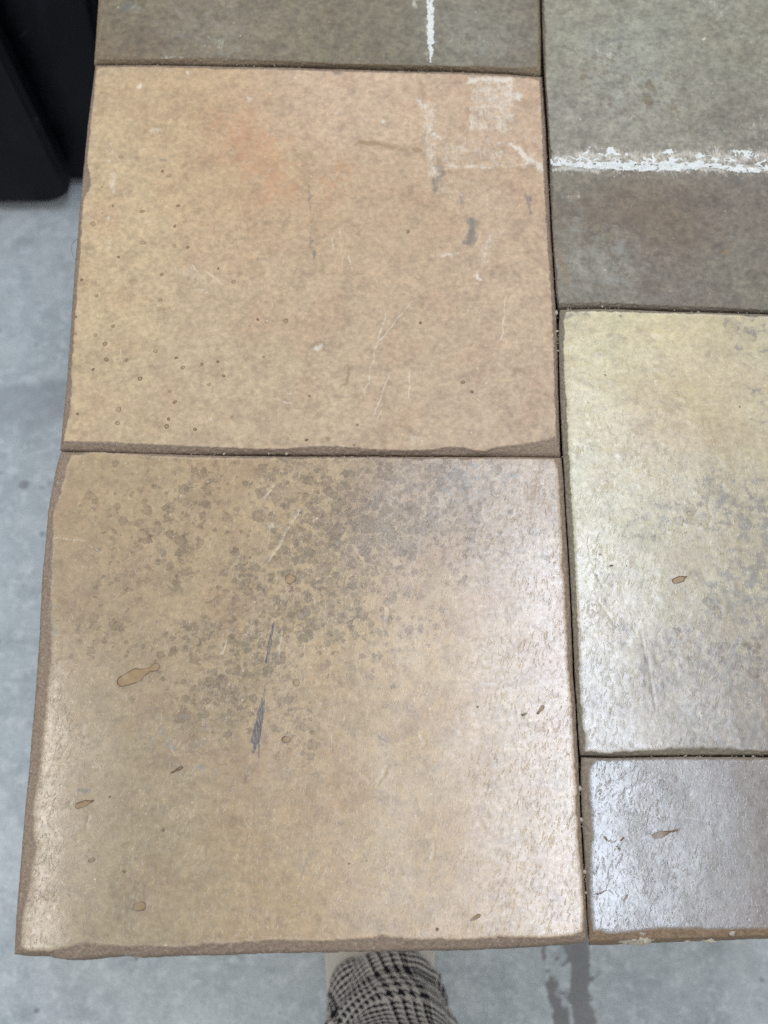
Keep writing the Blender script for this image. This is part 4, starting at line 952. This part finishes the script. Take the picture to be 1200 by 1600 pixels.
def tube_obj(name, rings, mat, parent, fold=0, seed=0, nseg=72, close_top=True, close_bottom=False):
    v, R, n, uv = tube(rings, nseg, fold, seed)
    idx = np.arange(R * n).reshape(R, n)
    q = np.stack([idx[:-1], np.roll(idx[:-1], -1, 1), np.roll(idx[1:], -1, 1), idx[1:]], -1).reshape(-1, 4)
    faces = [q]; vs = [v]; k = R * n
    uvv = [uv]
    if close_top:
        vs.append(v[-n:].mean(0)[None]); faces.append(np.stack([idx[-1], np.roll(idx[-1], -1), np.full(n, k)], -1)); k += 1; uvv.append(uv[-1:])
    if close_bottom:
        vs.append(v[:n].mean(0)[None]); faces.append(np.stack([np.roll(idx[0], -1), idx[0], np.full(n, k)], -1)); k += 1; uvv.append(uv[:1])
    V = np.concatenate(vs); UV = np.concatenate(uvv)
    o0 = np.array(parent.location) if parent else 0
    me = mesh_np(name, V - o0, faces)
    lay = me.uv_layers.new(name='UVMap')
    li = np.zeros(len(me.loops), np.int32); me.loops.foreach_get('vertex_index', li)
    L = UV[li].copy()
    # seam at the back: unwrap the last column
    u = L[:, 0].reshape(-1)
    pl = np.zeros(len(me.polygons), np.int32); me.polygons.foreach_get('loop_start', pl)
    pt = np.zeros(len(me.polygons), np.int32); me.polygons.foreach_get('loop_total', pt)
    pid = np.repeat(np.arange(len(pl)), pt)
    mx = np.zeros(len(pl)); np.maximum.at(mx, pid, u)
    u2 = np.where((mx[pid] > 0.3) & (u < 0.02), u + 0.36, u)
    L[:, 0] = u2
    lay.data.foreach_set('uv', L.astype(np.float32).ravel())
    return new_obj(name, me, mat, parent)
def spline(keys, n):
    keys = np.array(keys, float)
    d = np.concatenate([[0], np.cumsum(np.linalg.norm(np.diff(keys[:, :3], axis=0), axis=1))])
    t = np.linspace(0, d[-1], n); out = []
    for c in range(keys.shape[1]):
        q = np.interp(t, d, keys[:, c])
        ker = np.hanning(9); ker /= ker.sum()
        qp = np.concatenate([2 * q[0] - q[4:0:-1], q, 2 * q[-1] - q[-2:-6:-1]])
        out.append(np.convolve(qp, ker, 'valid'))
    return np.stack(out, -1)
LX = 0.004
leg_keys = [(LX, 0.150, 0.030, 0.034, 0.040, 0.3), (LX, 0.125, 0.09, 0.033, 0.038, 0.5), (LX + .003, 0.045, 0.19, 0.042, 0.044, 0.62), (LX + .006, -0.05, 0.33, 0.048, 0.050, 0.62), (LX + .008, -0.13, 0.45, 0.050, 0.054, 0.45), (LX + .010, -0.17, 0.60, 0.060, 0.062, 0.2), (LX + .014, -0.19, 0.80, 0.072, 0.074, 0.1)]
person = tube_obj('person', [tuple(r) for r in spline(leg_keys, 40)], M_SKIN, None, nseg=32, close_bottom=True)
tag(person, 'person in checked wool trousers and a beige shoe, one leg at the table edge', 'person')
tr_keys = [(LX, 0.142, 0.060, 0.054, 0.062, 0.5), (LX, 0.134, 0.072, 0.0555, 0.062, 0.52), (LX + .004, 0.105, 0.112, 0.061, 0.060, 0.58), (LX + .005, 0.04, 0.20, 0.062, 0.062, 0.62), (LX + .008, -0.05, 0.33, 0.065, 0.066, 0.62), (LX + .010, -0.13, 0.45, 0.068, 0.072, 0.45), (LX + .013, -0.17, 0.60, 0.076, 0.08, 0.2), (LX + .017, -0.19, 0.82, 0.086, 0.09, 0.1)]
tro = tube_obj('trouser_leg', [tuple(r) for r in spline(tr_keys, 120)], M_PLAID, person, fold=0.005, seed=3, nseg=128)
sol = tro.modifiers.new('cloth', 'SOLIDIFY'); sol.thickness = 0.0012; sol.offset = -1
def shoe_rings(z_add, keys):
    return keys
def shoe_obj(name, secs, mat, parent, nseg=40):
    """secs along y: (y, cx, half width, z bottom, z top)"""
    secs = np.array(secs, float)
    t = np.linspace(0, 1, 40); d = np.linspace(0, 1, len(secs))
    S = np.stack([np.interp(t, d, secs[:, c]) for c in range(5)], -1)
    ker = np.hanning(7); ker /= ker.sum()
    for c in range(5):
        q = S[:, c]; qp = np.concatenate([2 * q[0] - q[3:0:-1], q, 2 * q[-1] - q[-2:-5:-1]]); S[:, c] = np.convolve(qp, ker, 'valid')
    v = []
    for (y, cx, hw, zb, zt) in S:
        for j in range(nseg):
            a = 2 * math.pi * j / nseg
            c, s_ = math.cos(a), math.sin(a)
            e = 0.62
            x = cx + hw * math.copysign(abs(c) ** e, c); z = (zb + zt) / 2 + (zt - zb) / 2 * math.copysign(abs(s_) ** e, s_)
            v.append((x, y, z))
    v = np.array(v); R = len(S); idx = np.arange(R * nseg).reshape(R, nseg)
    q = np.stack([idx[:-1], idx[1:], np.roll(idx[1:], -1, 1), np.roll(idx[:-1], -1, 1)], -1).reshape(-1, 4)
    k = R * nseg
    V = np.concatenate([v, v[:nseg].mean(0)[None], v[-nseg:].mean(0)[None]])
    f2 = np.stack([idx[0], np.roll(idx[0], -1), np.full(nseg, k)], -1); f3 = np.stack([np.roll(idx[-1], -1), idx[-1], np.full(nseg, k + 1)], -1)
    off = np.array(person.location)
    return new_obj(name, mesh_np(name, V - off, [q, f2, f3]), mat, parent)
SX = -0.004
upper = [(0.060, SX, 0.012, 0.020, 0.060), (0.066, SX, 0.030, 0.018, 0.085), (0.09, SX, 0.040, 0.016, 0.090), (0.14, SX, 0.046, 0.016, 0.085), (0.19, SX, 0.050, 0.016, 0.075), (0.235, SX, 0.053, 0.016, 0.064), (0.28, SX - .002, 0.052, 0.016, 0.055), (0.315, SX - .004, 0.045, 0.016, 0.047), (0.338, SX - .005, 0.030, 0.018, 0.038), (0.345, SX - .006, 0.010, 0.02, 0.03)]
shoe = shoe_obj('shoe', upper, M_SHOE, person)
sole = [(0.052, SX, 0.014, 0.0, 0.022), (0.058, SX, 0.034, 0.0, 0.024), (0.09, SX, 0.043, 0.0, 0.024), (0.14, SX, 0.049, 0.0, 0.023), (0.19, SX, 0.053, 0.0, 0.022), (0.235, SX, 0.056, 0.0, 0.022), (0.28, SX - .002, 0.055, 0.0, 0.022), (0.318, SX - .004, 0.048, 0.0, 0.022), (0.343, SX - .005, 0.033, 0.0, 0.021), (0.352, SX - .006, 0.012, 0.0, 0.02)]
so = shoe_obj('sole', sole, M_SOLE, shoe)

# ------------------------------------------------------------------ stray hair caught on the tile edge
def hair(name, pts, r, mat):
    pts = np.array(pts, float); n = 24
    t = np.linspace(0, 1, n); d = np.linspace(0, 1, len(pts))
    S = np.stack([np.interp(t, d, pts[:, c]) for c in range(3)], -1)
    ker = np.hanning(9); ker /= ker.sum()
    for c in range(3):
        q = S[:, c]; qp = np.concatenate([2 * q[0] - q[4:0:-1], q, 2 * q[-1] - q[-2:-6:-1]]); S[:, c] = np.convolve(qp, ker, 'valid')
    v = []
    for p in S:
        for a in (0, 2.1, 4.2): v.append(p + r * np.array([math.cos(a), math.sin(a) * 0.7, math.sin(a) * 0.7]))
    idx = np.arange(n * 3).reshape(n, 3)
    q = np.stack([idx[:-1], np.roll(idx[:-1], -1, 1), np.roll(idx[1:], -1, 1), idx[1:]], -1).reshape(-1, 4)
    c = S[0]
    o = new_obj(name, mesh_np(name, np.array(v) - c, [q]), mat); o.location = c
    return o
M_HAIR = simple_material('dark_hair', (60, 58, 56), 0.5)
hp = [(*P(x, y, ZT - 0.003), ZT - 0.003) for x, y in ((126, 372), (116, 376), (111, 386), (113, 398), (119, 408))]
tag(hair('hair', hp, 0.00013, M_HAIR), 'single dark hair looping off the peach tile edge over the floor', 'hair')
